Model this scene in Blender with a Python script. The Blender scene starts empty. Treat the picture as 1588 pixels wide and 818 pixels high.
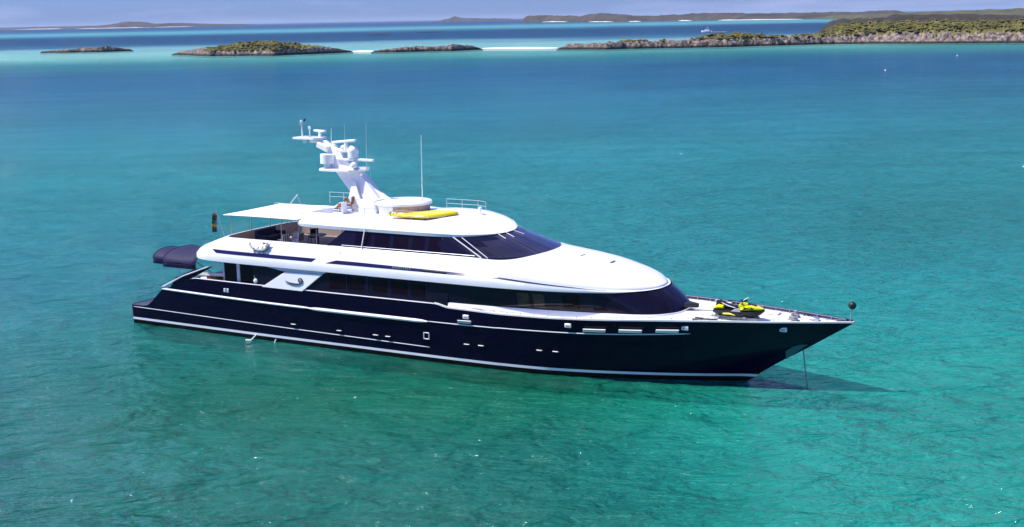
import bpy, bmesh, math, random
from mathutils import Vector, Matrix, noise
random.seed(7)
sc = bpy.context.scene
R = math.radians
# ------------------------------------------------------------------ camera, sky, sun, exposure
CX, CY, CH = 69.575, -71.387, 20.645
YAW = R(119.877); FPX = 2091.8
pitch = math.atan(380/FPX); roll = R(1.1)
fw = Vector((math.cos(YAW)*math.cos(pitch), math.sin(YAW)*math.cos(pitch), -math.sin(pitch)))
rt = Vector((math.sin(YAW), -math.cos(YAW), 0)); up = rt.cross(fw)
r2 = rt*math.cos(roll) - up*math.sin(roll); u2 = up*math.cos(roll) + rt*math.sin(roll)
cam = bpy.data.cameras.new('camera'); camo = bpy.data.objects.new('camera', cam)
sc.collection.objects.link(camo); sc.camera = camo
M3 = Matrix((r2, u2, -fw)).transposed()
camo.matrix_world = Matrix.Translation((CX, CY, CH)) @ M3.to_4x4()
cam.sensor_width = 36; cam.lens = 36*FPX/1588; cam.clip_start = 1; cam.clip_end = 90000

SUN = Vector((-0.43, -0.28, 0.86)).normalized()          # towards the sun
w = bpy.data.worlds.new("World"); sc.world = w; w.use_nodes = True
nt = w.node_tree; nt.nodes.clear()
out = nt.nodes.new('ShaderNodeOutputWorld'); bg = nt.nodes.new('ShaderNodeBackground')
sky = nt.nodes.new('ShaderNodeTexSky'); sky.sky_type = 'NISHITA'; sky.sun_disc = False
sky.sun_elevation = math.asin(SUN.z); sky.sun_rotation = math.atan2(SUN.x, SUN.y)
sky.air_density = 1.0; sky.dust_density = 0.4; sky.ozone_density = 3.0
tc = nt.nodes.new('ShaderNodeTexCoord'); mp = nt.nodes.new('ShaderNodeMapping'); mp.inputs['Scale'].default_value = (3, 3, 22)
no = nt.nodes.new('ShaderNodeTexNoise'); no.inputs['Scale'].default_value = 2.2; no.inputs['Detail'].default_value = 6
cr = nt.nodes.new('ShaderNodeValToRGB'); cr.color_ramp.elements[0].position = .50; cr.color_ramp.elements[1].position = .74
cr.color_ramp.elements[0].color = (0, 0, 0, 1); cr.color_ramp.elements[1].color = (.6, .6, .6, 1)
tint = nt.nodes.new('ShaderNodeMix'); tint.data_type = 'RGBA'; tint.blend_type = 'MULTIPLY'; tint.inputs[0].default_value = 1
tint.inputs[7].default_value = (.38, .58, 1.38, 1)
cl = nt.nodes.new('ShaderNodeMix'); cl.data_type = 'RGBA'; cl.inputs[7].default_value = (5.0, 5.4, 8.8, 1)
nt.links.new(tc.outputs['Generated'], mp.inputs[0]); nt.links.new(mp.outputs[0], no.inputs['Vector'])
nt.links.new(no.outputs[0], cr.inputs[0]); nt.links.new(sky.outputs[0], tint.inputs[6])
nt.links.new(tint.outputs[2], cl.inputs[6]); nt.links.new(cr.outputs[0], cl.inputs[0])
nt.links.new(cl.outputs[2], bg.inputs[0]); bg.inputs[1].default_value = 0.075
nt.links.new(bg.outputs[0], out.inputs[0])
sun = bpy.data.lights.new('sun', 'SUN'); sun.energy = 4.7; sun.angle = R(.55); sun.color = (1, .955, .89)
suno = bpy.data.objects.new('sun', sun); sc.collection.objects.link(suno)
suno.rotation_euler = SUN.to_track_quat('Z', 'Y').to_euler(); suno.location = (-30, -30, 80)
vs = sc.view_settings; vs.view_transform = 'Standard'; vs.look = 'None'; vs.gamma = 1; vs.use_curve_mapping = False
vs.exposure = 0.62
sc.render.engine = 'CYCLES'

# ------------------------------------------------------------------ materials
def lin(c):
    return tuple(((v/255)/12.92 if v/255 <= .04045 else (((v/255)+.055)/1.055)**2.4) for v in c)
def pmat(name, col, rough=.5, metal=0, coat=0, ior=1.45, var=0, vscale=1.5, bump=0, bscale=20, spec=None):
    m = bpy.data.materials.new(name); m.use_nodes = True; n = m.node_tree; b = n.nodes['Principled BSDF']
    b.inputs['Base Color'].default_value = (*col, 1); b.inputs['Roughness'].default_value = rough
    b.inputs['Metallic'].default_value = metal; b.inputs['Coat Weight'].default_value = coat; b.inputs['IOR'].default_value = ior
    b.inputs['Coat Roughness'].default_value = .05
    if spec is not None: b.inputs['Specular IOR Level'].default_value = spec
    t = n.nodes.new('ShaderNodeTexCoord'); x = n.nodes.new('ShaderNodeTexNoise'); x.inputs['Scale'].default_value = vscale; x.inputs['Detail'].default_value = 5
    n.links.new(t.outputs['Object'], x.inputs['Vector'])
    if var:
        mr = n.nodes.new('ShaderNodeMapRange'); mr.inputs['From Min'].default_value = .3; mr.inputs['From Max'].default_value = .7
        mr.inputs['To Min'].default_value = 1-var; mr.inputs['To Max'].default_value = 1+var
        mx = n.nodes.new('ShaderNodeVectorMath'); mx.operation = 'SCALE'; mx.inputs[0].default_value = col
        n.links.new(x.outputs[0], mr.inputs[0]); n.links.new(mr.outputs[0], mx.inputs['Scale']); n.links.new(mx.outputs[0], b.inputs['Base Color'])
    if bump:
        y = n.nodes.new('ShaderNodeTexNoise'); y.inputs['Scale'].default_value = bscale; y.inputs['Detail'].default_value = 4
        n.links.new(t.outputs['Object'], y.inputs['Vector'])
        bp = n.nodes.new('ShaderNodeBump'); bp.inputs['Strength'].default_value = bump; bp.inputs['Distance'].default_value = .1
        n.links.new(y.outputs[0], bp.inputs['Height']); n.links.new(bp.outputs[0], b.inputs['Normal'])
    return m
MW = pmat('white_gelcoat', (.84, .84, .84), .25, coat=.4, var=.03, vscale=.8)
MWm = pmat('mast_white', (.80, .79, .82), .35, var=.04)
MN = pmat('navy_paint', (.0028, .0013, .014), .09, ior=1.33, spec=.32, bump=.16, bscale=.55)
MNs = pmat('navy_stripe', (.012, .009, .055), .2)
MA = pmat('bottom_paint', (.008, .005, .005), .6, spec=.2, var=.4)
MS = pmat('silver_trim', (.72, .72, .74), .35, metal=.3, var=.05)
ML = pmat('white_stripe', (.75, .77, .80), .3, var=.06)
MG = pmat('tinted_glass', (.007, .0055, .017), .05, ior=1.4, spec=.4)
MGw = pmat('windscreen_glass', (.022, .018, .030), .05, ior=1.5, coat=.3, var=.4, vscale=.5)
MGp = pmat('window_pane', (.006, .002, .006), .05, ior=1.4, spec=.3)
MGc = pmat('curtain_behind_glass', (.035, .022, .02), .06, ior=1.5, var=.5, vscale=2)
MT = pmat('teak', (.30, .20, .14), .7, var=.15, vscale=3)
MTp = pmat('terrace_deck', (.36, .29, .27), .75, var=.1, vscale=3)
MD = pmat('deck_paint', (.74, .73, .71), .6, var=.05, vscale=2)
MC = pmat('navy_canvas', (.010, .009, .048), .75, var=.15, vscale=4, bump=.2, bscale=8)
MCw = pmat('white_canvas', (.80, .80, .78), .8, bump=.15, bscale=3)
MK = pmat('black', (.012, .012, .014), .5)
MGr = pmat('grey', (.28, .28, .30), .5, var=.1)
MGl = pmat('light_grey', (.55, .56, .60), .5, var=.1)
MWk = pmat('brown_wicker', (.28, .13, .06), .8, var=.3, vscale=12)
MY = pmat('yellow', (.85, .62, .015), .4, var=.05)
MYg = pmat('acid_yellow', (.72, .72, .01), .3, coat=.3)
MSi = pmat('cast_silver', (.42, .42, .38), .4, metal=.8, var=.3, vscale=14, bump=.5, bscale=18)
MStl = pmat('steel', (.6, .62, .65), .25, metal=.9)
MWh = pmat('cushion_white', (.78, .76, .74), .8)
MR = pmat('foredeck_shade', (.62, .60, .60), .6)

# ------------------------------------------------------------------ mesh helpers
def link(name, me, parent=None):
    o = bpy.data.objects.new(name, me); sc.collection.objects.link(o)
    if parent: o.parent = parent
    return o
def mesh(name, V, F, mat, parent=None, smooth=True, auto=None):
    me = bpy.data.meshes.new(name); me.from_pydata([tuple(v) for v in V], [], F); me.update()
    bm = bmesh.new(); bm.from_mesh(me); bmesh.ops.remove_doubles(bm, verts=bm.verts, dist=.0008)
    bmesh.ops.recalc_face_normals(bm, faces=bm.faces); bm.to_mesh(me); bm.free()
    ms = mat if isinstance(mat, (list, tuple)) else [mat]
    for m in ms: me.materials.append(m)
    for pl in me.polygons: pl.use_smooth = smooth
    if smooth: me.set_sharp_from_angle(angle=R(auto or 32))
    return link(name, me, parent)
def tag(o, label=None, cat=None, group=None, kind=None):
    if label: o['label'] = label
    if cat: o['category'] = cat
    if group: o['group'] = group
    if kind: o['kind'] = kind
    return o
def empty(name, loc=(0, 0, 0), rz=0):
    o = bpy.data.objects.new(name, None); sc.collection.objects.link(o); o.location = loc; o.rotation_euler = (0, 0, rz); o.empty_display_size = .3
    return o
class MB:
    def __init__(s): s.V = []; s.F = []
    def add(s, V, F):
        b = len(s.V); s.V += [Vector(v) for v in V]; s.F += [tuple(i+b for i in f) for f in F]; return s
    def box(s, c, d, rot=None):
        x, y, z = d[0]/2, d[1]/2, d[2]/2; V = [Vector((a*x, b*y, e*z)) for a in (-1, 1) for b in (-1, 1) for e in (-1, 1)]
        if rot is not None: V = [rot @ v for v in V]
        return s.add([v+Vector(c) for v in V], [(0, 1, 3, 2), (4, 6, 7, 5), (0, 4, 5, 1), (2, 3, 7, 6), (0, 2, 6, 4), (1, 5, 7, 3)])
    def bar(s, a, b, r, r1=None, n=8):
        a, b = Vector(a), Vector(b); r1 = r if r1 is None else r1; d = (b-a).normalized(); t = Vector((0, 0, 1)) if abs(d.z) < .9 else Vector((1, 0, 0))
        x = d.cross(t).normalized(); y = d.cross(x); V = []
        for k in range(n):
            q = 2*math.pi*k/n; e = x*math.cos(q)+y*math.sin(q); V += [a+e*r, b+e*r1]
        return s.add(V, [(2*k, 2*k+1, (2*k+3) % (2*n), (2*k+2) % (2*n)) for k in range(n)]+[tuple(range(0, 2*n, 2))[::-1], tuple(range(1, 2*n, 2))])
    def tube(s, pts, r, n=6):
        for a, b in zip(pts, pts[1:]): s.bar(a, b, r, n=n)
        return s
    def ball(s, c, r, n=12, sc_=(1, 1, 1)):
        V = []; F = []; m = n//2
        for i in range(m+1):
            th = math.pi*i/m
            for k in range(n):
                ph = 2*math.pi*k/n; V.append(Vector(c)+Vector((math.sin(th)*math.cos(ph)*r*sc_[0], math.sin(th)*math.sin(ph)*r*sc_[1], math.cos(th)*r*sc_[2])))
        for i in range(m):
            for k in range(n): F.append((i*n+k, i*n+(k+1) % n, (i+1)*n+(k+1) % n, (i+1)*n+k))
        return s.add(V, F)
    def prism(s, poly, d):          # poly: list of 3D points (planar); d: extrusion vector
        n = len(poly); V = [Vector(v) for v in poly]; V += [v+Vector(d) for v in V]
        return s.add(V, [tuple(range(n))[::-1], tuple(range(n, 2*n))]+[(i, (i+1) % n, n+(i+1) % n, n+i) for i in range(n)])
    def grid(s, rows, closed=False):
        m = len(rows[0]); V = [v for r in rows for v in r]; F = []
        for i in range(len(rows)-1):
            for j in range(m-(0 if closed else 1)):
                F.append((i*m+j, i*m+(j+1) % m, (i+1)*m+(j+1) % m, (i+1)*m+j))
        return s.add(V, F)
    def build(s, name, mat, parent=None, smooth=True, bevel=0, auto=None):
        o = mesh(name, s.V, s.F, mat, parent, smooth, auto)
        if bevel:
            b = o.modifiers.new('bevel', 'BEVEL'); b.width = bevel; b.segments = 2; b.limit_method = 'ANGLE'; b.angle_limit = R(35)
        return o
def tab(t, x):
    if x <= t[0][0]: return t[0][1]
    for a, b in zip(t, t[1:]):
        if x <= b[0]: u = (x-a[0])/(b[0]-a[0]); return a[1]+(b[1]-a[1])*u
    return t[-1][1]
def stab(t, x):   # monotone smooth (cubic hermite, finite differences limited)
    n = len(t)
    if x <= t[0][0]: return t[0][1]
    if x >= t[-1][0]: return t[-1][1]
    for i in range(n-1):
        if x <= t[i+1][0]: break
    h = t[i+1][0]-t[i][0]; s = (t[i+1][1]-t[i][1])/h
    def sl(k):
        if k <= 0: return (t[1][1]-t[0][1])/(t[1][0]-t[0][0])
        if k >= n-1: return (t[-1][1]-t[-2][1])/(t[-1][0]-t[-2][0])
        a = (t[k][1]-t[k-1][1])/(t[k][0]-t[k-1][0]); b = (t[k+1][1]-t[k][1])/(t[k+1][0]-t[k][0])
        return 0 if a*b <= 0 else 2*a*b/(a+b)
    u = (x-t[i][0])/h; m0, m1 = sl(i)*h, sl(i+1)*h
    return (2*u**3-3*u*u+1)*t[i][1]+(u**3-2*u*u+u)*m0+(-2*u**3+3*u*u)*t[i+1][1]+(u**3-u*u)*m1
def resample(pts, n):
    P = [Vector(q) for q in pts]; L = [0]
    for a, b in zip(P, P[1:]): L.append(L[-1]+(b-a).length)
    o = []
    for k in range(n):
        t = L[-1]*k/(n-1)
        for i in range(len(P)-1):
            if t <= L[i+1]+1e-9: u = (t-L[i])/max(1e-9, L[i+1]-L[i]); o.append(P[i].lerp(P[i+1], u)); break
    return o
def smoothpts(P, it=3):
    P = [Vector(q) for q in P]
    for _ in range(it):
        Q = [P[0]]
        for a, b in zip(P, P[1:]): Q += [a*.75+b*.25, a*.25+b*.75]
        Q.append(P[-1]); P = Q
    return P

# ------------------------------------------------------------------ water and sea bed (frame: x = along the coast, y = out to sea)
ROT = YAW-math.pi/2
def W(L, D, z=0):
    return (CX+L*math.cos(ROT)-D*math.sin(ROT), CY+L*math.sin(ROT)+D*math.cos(ROT), z)
STOPS = [(45, (36, 132, 118)), (75, (38, 136, 126)), (110, (44, 150, 152)), (160, (50, 162, 166)), (230, (58, 162, 174)), (300, (58, 150, 172)),
         (390, (56, 136, 168)), (520, (50, 124, 164)), (620, (52, 124, 160)), (700, (60, 146, 160)), (800, (90, 180, 176)), (960, (164, 232, 222)), (1280, (150, 214, 220)),
         (1450, (60, 120, 160)), (1800, (44, 96, 138)), (2500, (44, 96, 138)), (2900, (84, 150, 176)), (3300, (116, 200, 212)), (4100, (116, 200, 212)), (5000, (80, 140, 176)), (7500, (60, 102, 148)), (20000, (64, 100, 146))]
KW = 0.62
def water_colour(n):
    N = n.nodes; Lk = n.links
    t = N.new('ShaderNodeTexCoord')
    wn = N.new('ShaderNodeTexNoise'); wn.inputs['Scale'].default_value = .006; wn.inputs['Detail'].default_value = 5
    mpp = N.new('ShaderNodeMapping'); mpp.inputs['Scale'].default_value = (.5, 1, 1)
    Lk.new(t.outputs['Object'], mpp.inputs[0]); Lk.new(mpp.outputs[0], wn.inputs['Vector'])
    sp = N.new('ShaderNodeSeparateXYZ'); Lk.new(t.outputs['Object'], sp.inputs[0])
    lg = N.new('ShaderNodeMath'); lg.operation = 'LOGARITHM'; lg.inputs[1].default_value = 10
    mx = N.new('ShaderNodeMath'); mx.operation = 'MAXIMUM'; mx.inputs[1].default_value = 30
    Lk.new(sp.outputs['Y'], mx.inputs[0]); Lk.new(mx.outputs[0], lg.inputs[0])
    sub = N.new('ShaderNodeMath'); sub.operation = 'MULTIPLY_ADD'; sub.inputs[1].default_value = .16; sub.inputs[2].default_value = -.08
    Lk.new(wn.outputs[0], sub.inputs[0])
    ad = N.new('ShaderNodeMath'); Lk.new(lg.outputs[0], ad.inputs[0]); Lk.new(sub.outputs[0], ad.inputs[1])
    a, b = math.log10(40), math.log10(22000)
    mr = N.new('ShaderNodeMapRange'); mr.inputs['From Min'].default_value = a; mr.inputs['From Max'].default_value = b
    Lk.new(ad.outputs[0], mr.inputs[0])
    cr = N.new('ShaderNodeValToRGB'); e = cr.color_ramp.elements
    while len(e) > 1: e.remove(e[0])
    for i, (D, c) in enumerate(STOPS):
        pos = (math.log10(D)-a)/(b-a)
        el = e[0] if i == 0 else e.new(pos)
        el.position = pos; el.color = (*[v*KW for v in lin(c)], 1)
    Lk.new(mr.outputs[0], cr.inputs[0])
    # weedy / sandy patches of the bottom, then wind ripples painted in as streaks
    p1 = N.new('ShaderNodeTexNoise'); p1.inputs['Scale'].default_value = .022; p1.inputs['Detail'].default_value = 6; p1.inputs['Distortion'].default_value = .6
    Lk.new(mpp.outputs[0], p1.inputs['Vector'])
    r1 = N.new('ShaderNodeMapRange'); r1.inputs['From Min'].default_value = .36; r1.inputs['From Max'].default_value = .66; r1.inputs['To Min'].default_value = .92; r1.inputs['To Max'].default_value = 1.14
    Lk.new(p1.outputs[0], r1.inputs[0])
    mp2 = N.new('ShaderNodeMapping'); mp2.inputs['Scale'].default_value = (.35, 1, 1); Lk.new(t.outputs['Object'], mp2.inputs[0])
    p2 = N.new('ShaderNodeTexNoise'); p2.inputs['Scale'].default_value = .11; p2.inputs['Detail'].default_value = 7; p2.inputs['Roughness'].default_value = .62; Lk.new(mp2.outputs[0], p2.inputs['Vector'])  # finer streaks: ripple light and shade put into the water colour
    r2_ = N.new('ShaderNodeMapRange'); r2_.inputs['From Min'].default_value = .34; r2_.inputs['From Max'].default_value = .66; r2_.inputs['To Min'].default_value = .88; r2_.inputs['To Max'].default_value = 1.17; Lk.new(p2.outputs[0], r2_.inputs[0])
    rm = N.new('ShaderNodeMath'); rm.operation = 'MULTIPLY'; Lk.new(r1.outputs[0], rm.inputs[0]); Lk.new(r2_.outputs[0], rm.inputs[1])
    vm = N.new('ShaderNodeVectorMath'); vm.operation = 'SCALE'; Lk.new(cr.outputs[0], vm.inputs[0]); Lk.new(rm.outputs[0], vm.inputs['Scale'])
    # the bottom is bluer to the left, greener under the yacht, paler to the right
    lx = N.new('ShaderNodeMapRange'); lx.interpolation_type = 'SMOOTHSTEP'; lx.inputs['From Min'].default_value = -14; lx.inputs['From Max'].default_value = -30
    l2 = N.new('ShaderNodeMath'); l2.operation = 'MULTIPLY_ADD'; l2.inputs[1].default_value = 14; Lk.new(p1.outputs[0], l2.inputs[0]); Lk.new(sp.outputs['X'], l2.inputs[2])
    Lk.new(l2.outputs[0], lx.inputs[0])
    m1 = N.new('ShaderNodeMix'); m1.data_type = 'RGBA'; m1.blend_type = 'MULTIPLY'; m1.inputs[7].default_value = (.85, .98, 1.12, 1)
    ln = N.new('ShaderNodeMapRange'); ln.inputs['From Min'].default_value = 190; ln.inputs['From Max'].default_value = 90; Lk.new(sp.outputs['Y'], ln.inputs[0])
    lm = N.new('ShaderNodeMath'); lm.operation = 'MULTIPLY'; Lk.new(lx.outputs[0], lm.inputs[0]); Lk.new(ln.outputs[0], lm.inputs[1])
    Lk.new(lm.outputs[0], m1.inputs[0]); Lk.new(vm.outputs[0], m1.inputs[6])
    # green zone
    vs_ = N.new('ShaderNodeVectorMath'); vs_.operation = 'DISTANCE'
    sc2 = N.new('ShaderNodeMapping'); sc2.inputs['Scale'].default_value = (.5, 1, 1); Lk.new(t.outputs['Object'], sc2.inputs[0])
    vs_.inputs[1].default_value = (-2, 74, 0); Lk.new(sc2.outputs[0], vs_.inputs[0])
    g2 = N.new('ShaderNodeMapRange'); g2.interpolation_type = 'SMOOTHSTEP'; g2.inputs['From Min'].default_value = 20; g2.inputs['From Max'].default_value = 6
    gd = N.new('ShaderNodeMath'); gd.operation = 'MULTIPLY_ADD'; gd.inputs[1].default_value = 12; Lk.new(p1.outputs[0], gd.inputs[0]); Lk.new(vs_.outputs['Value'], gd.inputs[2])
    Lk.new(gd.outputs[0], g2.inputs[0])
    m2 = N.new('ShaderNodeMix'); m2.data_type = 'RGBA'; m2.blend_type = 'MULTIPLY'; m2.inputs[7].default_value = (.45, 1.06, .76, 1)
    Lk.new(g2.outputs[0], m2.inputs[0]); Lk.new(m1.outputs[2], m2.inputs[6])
    # pale bottom to the right of the bow
    g3 = N.new('ShaderNodeMapRange'); g3.interpolation_type = 'SMOOTHSTEP'; g3.inputs['From Min'].default_value = 8; g3.inputs['From Max'].default_value = 24
    Lk.new(l2.outputs[0], g3.inputs[0])
    m3 = N.new('ShaderNodeMix'); m3.data_type = 'RGBA'; m3.blend_type = 'MULTIPLY'; m3.inputs[7].default_value = (1.15, 1.9, 1.9, 1)
    g4 = N.new('ShaderNodeMapRange'); g4.inputs['From Min'].default_value = 125; g4.inputs['From Max'].default_value = 80; Lk.new(sp.outputs['Y'], g4.inputs[0])
    g5 = N.new('ShaderNodeMath'); g5.operation = 'MULTIPLY'; Lk.new(g3.outputs[0], g5.inputs[0]); Lk.new(g4.outputs[0], g5.inputs[1])
    Lk.new(g5.outputs[0], m3.inputs[0]); Lk.new(m2.outputs[2], m3.inputs[6])
    return t, sp, m3.outputs[2]

def sheet(name, z, mat, ys):
    xs = [-1.0, -.6, -.35, -.2, -.1, 0, .1, .2, .35, .6, 1.0]
    V = []; F = []
    for y in ys:
        wd = max(900, abs(y)*1.4)
        for x in xs: V.append((x*wd, y, z))
    m = len(xs)
    for i in range(len(ys)-1):
        for j in range(m-1): F.append((i*m+j, i*m+j+1, (i+1)*m+j+1, (i+1)*m+j))
    o = mesh(name, V, F, mat, None, False); o.location = (CX, CY, 0); o.rotation_euler = (0, 0, ROT)
    return tag(o, kind='structure')
mw = bpy.data.materials.new('sea_water'); mw.use_nodes = True; n = mw.node_tree; N = n.nodes; N.remove(N['Principled BSDF']); Lk = n.links
t, sp, col = water_colour(n)
hts = []
for scl, amp, xs_, dist, det in ((.13, .95, .5, .3, 3), (.42, .62, .5, .4, 3), (1.1, .34, .5, .4, 4), (3.2, .09, .8, .2, 3)):
    mp_ = N.new('ShaderNodeMapping'); mp_.inputs['Scale'].default_value = (xs_, 1, 1); mp_.inputs['Rotation'].default_value = (0, 0, R(-9))
    Lk.new(t.outputs['Object'], mp_.inputs[0])
    q = N.new('ShaderNodeTexNoise'); q.inputs['Scale'].default_value = scl; q.inputs['Detail'].default_value = det; q.inputs['Distortion'].default_value = dist; q.inputs['Roughness'].default_value = .55
    Lk.new(mp_.outputs[0], q.inputs['Vector']); ml = N.new('ShaderNodeMath'); ml.operation = 'MULTIPLY'; ml.inputs[1].default_value = amp; Lk.new(q.outputs[0], ml.inputs[0]); hts.append(ml)
a1 = N.new('ShaderNodeMath'); Lk.new(hts[0].outputs[0], a1.inputs[0]); Lk.new(hts[1].outputs[0], a1.inputs[1])
a2 = N.new('ShaderNodeMath'); Lk.new(a1.outputs[0], a2.inputs[0]); Lk.new(hts[2].outputs[0], a2.inputs[1]); a3 = N.new('ShaderNodeMath'); Lk.new(a2.outputs[0], a3.inputs[0]); Lk.new(hts[3].outputs[0], a3.inputs[1]); a2 = a3
bp = N.new('ShaderNodeBump'); bp.inputs['Distance'].default_value = 3.3; bp.inputs['Strength'].default_value = 1.0
Lk.new(a2.outputs[0], bp.inputs['Height'])
df = N.new('ShaderNodeBsdfDiffuse'); Lk.new(col, df.inputs[0]); Lk.new(bp.outputs[0], df.inputs['Normal'])
tr = N.new('ShaderNodeBsdfTransparent')
ms = N.new('ShaderNodeMixShader'); ms.inputs[0].default_value = .5; Lk.new(tr.outputs[0], ms.inputs[1]); Lk.new(df.outputs[0], ms.inputs[2])
gl = N.new('ShaderNodeBsdfGlossy'); gl.inputs['Roughness'].default_value = .06; Lk.new(bp.outputs[0], gl.inputs['Normal'])
fr = N.new('ShaderNodeFresnel'); fr.inputs['IOR'].default_value = 1.34; Lk.new(bp.outputs[0], fr.inputs['Normal'])
fm = N.new('ShaderNodeMath'); fm.operation = 'MULTIPLY'; fm.inputs[1].default_value = .9; Lk.new(fr.outputs[0], fm.inputs[0])
fm2 = N.new('ShaderNodeMath'); fm2.operation = 'MINIMUM'; fm2.inputs[1].default_value = .5; Lk.new(fm.outputs[0], fm2.inputs[0])
ms2 = N.new('ShaderNodeMixShader'); Lk.new(fm2.outputs[0], ms2.inputs[0]); Lk.new(ms.outputs[0], ms2.inputs[1]); Lk.new(gl.outputs[0], ms2.inputs[2])
Lk.new(ms2.outputs[0], N['Material Output'].inputs[0])
YS = [-300, -50, 20, 60, 100, 150, 250, 400, 700, 1200, 2500, 6000, 15000, 40000, 80000]
sheet('sea', 0, mw, YS)
mb_ = bpy.data.materials.new('sea_bed_sand'); mb_.use_nodes = True; n = mb_.node_tree; b = n.nodes['Principled BSDF']
t, sp, col = water_colour(n); n.links.new(col, b.inputs['Base Color']); b.inputs['Roughness'].default_value = 1; b.inputs['Specular IOR Level'].default_value = 0
sheet('seabed', -1.15, mb_, YS)

# ------------------------------------------------------------------ islands
mrock = bpy.data.materials.new('limestone'); mrock.use_nodes = True; n = mrock.node_tree; b = n.nodes['Principled BSDF']; b.inputs['Roughness'].default_value = .95
t = n.nodes.new('ShaderNodeTexCoord'); q = n.nodes.new('ShaderNodeTexNoise'); q.inputs['Scale'].default_value = .45; q.inputs['Detail'].default_value = 8
n.links.new(t.outputs['Object'], q.inputs['Vector'])
cr = n.nodes.new('ShaderNodeValToRGB'); e = cr.color_ramp.elements; e[0].position = .36; e[0].color = (.05, .036, .032, 1); e[1].position = .66; e[1].color = (.30, .235, .195, 1)
n.links.new(q.outputs[0], cr.inputs[0])
sp = n.nodes.new('ShaderNodeSeparateXYZ'); n.links.new(t.outputs['Object'], sp.inputs[0])
mr = n.nodes.new('ShaderNodeMapRange'); mr.inputs['From Min'].default_value = .9; mr.inputs['From Max'].default_value = 1.8
n.links.new(sp.outputs['Z'], mr.inputs[0])
mx = n.nodes.new('ShaderNodeMix'); mx.data_type = 'RGBA'; mx.inputs[6].default_value = (.022, .018, .018, 1)
n.links.new(mr.outputs[0], mx.inputs[0]); n.links.new(cr.outputs[0], mx.inputs[7]); n.links.new(mx.outputs[2], b.inputs['Base Color'])
def scrubmat(name, c1, c2, s=.15):
    m = bpy.data.materials.new(name); m.use_nodes = True; n = m.node_tree; b = n.nodes['Principled BSDF']; b.inputs['Roughness'].default_value = .9
    t = n.nodes.new('ShaderNodeTexCoord'); q = n.nodes.new('ShaderNodeTexNoise'); q.inputs['Scale'].default_value = s; q.inputs['Detail'].default_value = 9; q.inputs['Roughness'].default_value = .65
    n.links.new(t.outputs['Object'], q.inputs['Vector']); cr = n.nodes.new('ShaderNodeValToRGB'); e = cr.color_ramp.elements
    e[0].position = .38; e[0].color = (*c1, 1); e[1].position = .62; e[1].color = (*c2, 1)
    n.links.new(q.outputs[0], cr.inputs[0]); n.links.new(cr.outputs[0], b.inputs['Base Color']); return m
mgreen = scrubmat('green_scrub', (.058, .056, .014), (.145, .132, .026))
mdark = scrubmat('dark_scrub', (.010, .009, .007), (.032, .024, .014))
mhill = scrubmat('hill_scrub', (.034, .036, .014), (.085, .082, .028), .03)
mfar = scrubmat('far_scrub', (.022, .020, .016), (.060, .050, .036), .01)
msand = pmat('beach_sand', (.78, .76, .70), .9)
def N3(x, y, z, s): return noise.fractal((x*s, y*s, z*s), 1.0, 2.1, 5)
def rocky(name, keys, depth, hr, hgkeys, label, step=1.2, seed=0, gz=None):
    """keys: (L, D front); hr: rock ledge height keys (L,h); hgkeys: mound height keys"""
    x0, x1 = keys[0][0], keys[-1][0]; nL = max(10, int((x1-x0)/step)); nd = 34
    rows = []
    for j in range(nd+1):
        v = j/nd; row = []
        for i in range(nL+1):
            L = x0+(x1-x0)*i/nL; e = min(1, (L-x0)/8, (x1-L)/8); e = max(0, e)
            jag = 3.0*N3(L, seed, 0, .07)+.9*N3(L, seed, 3, .3)
            dp = tab(depth, L)*max(.12, e**.6)
            D = tab(keys, L)+jag+dp*(v**1.5)
            edge = min(1, v*9, (1-v)*6)
            hrk = tab(hr, L)*(e**.4)*(1+.45*N3(L, D*2.5, seed, .12)+.5*N3(L*.5, D*3, seed, .4))
            hm = tab(hgkeys, L)
            mound = hm*max(0, math.sin(math.pi*min(1, max(0, (v-.12)/.88)))**.8)*(1+.15*N3(L, D, seed+5, .1))
            z = -1.6+(hrk+1.6)*edge**.6+max(0, mound)
            if v < .2: z += .5*N3(L*1.5, v*40, seed, .8)*edge
            row.append((L, D, z))
        rows.append(row)
    m = MB().grid(rows); o = m.build(name, mrock, smooth=False)
    if gz:
        o.data.materials.append(mgreen)
        for pl_ in o.data.polygons:
            c_ = pl_.center
            if c_.z > gz(c_.x)+.9*N3(c_.x, c_.y, 3, .15): pl_.material_index = 1; pl_.use_smooth = True
    o.location = (CX, CY, 0); o.rotation_euler = (0, 0, ROT); tag(o, label, 'islet', kind='structure')
    return rows
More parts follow.
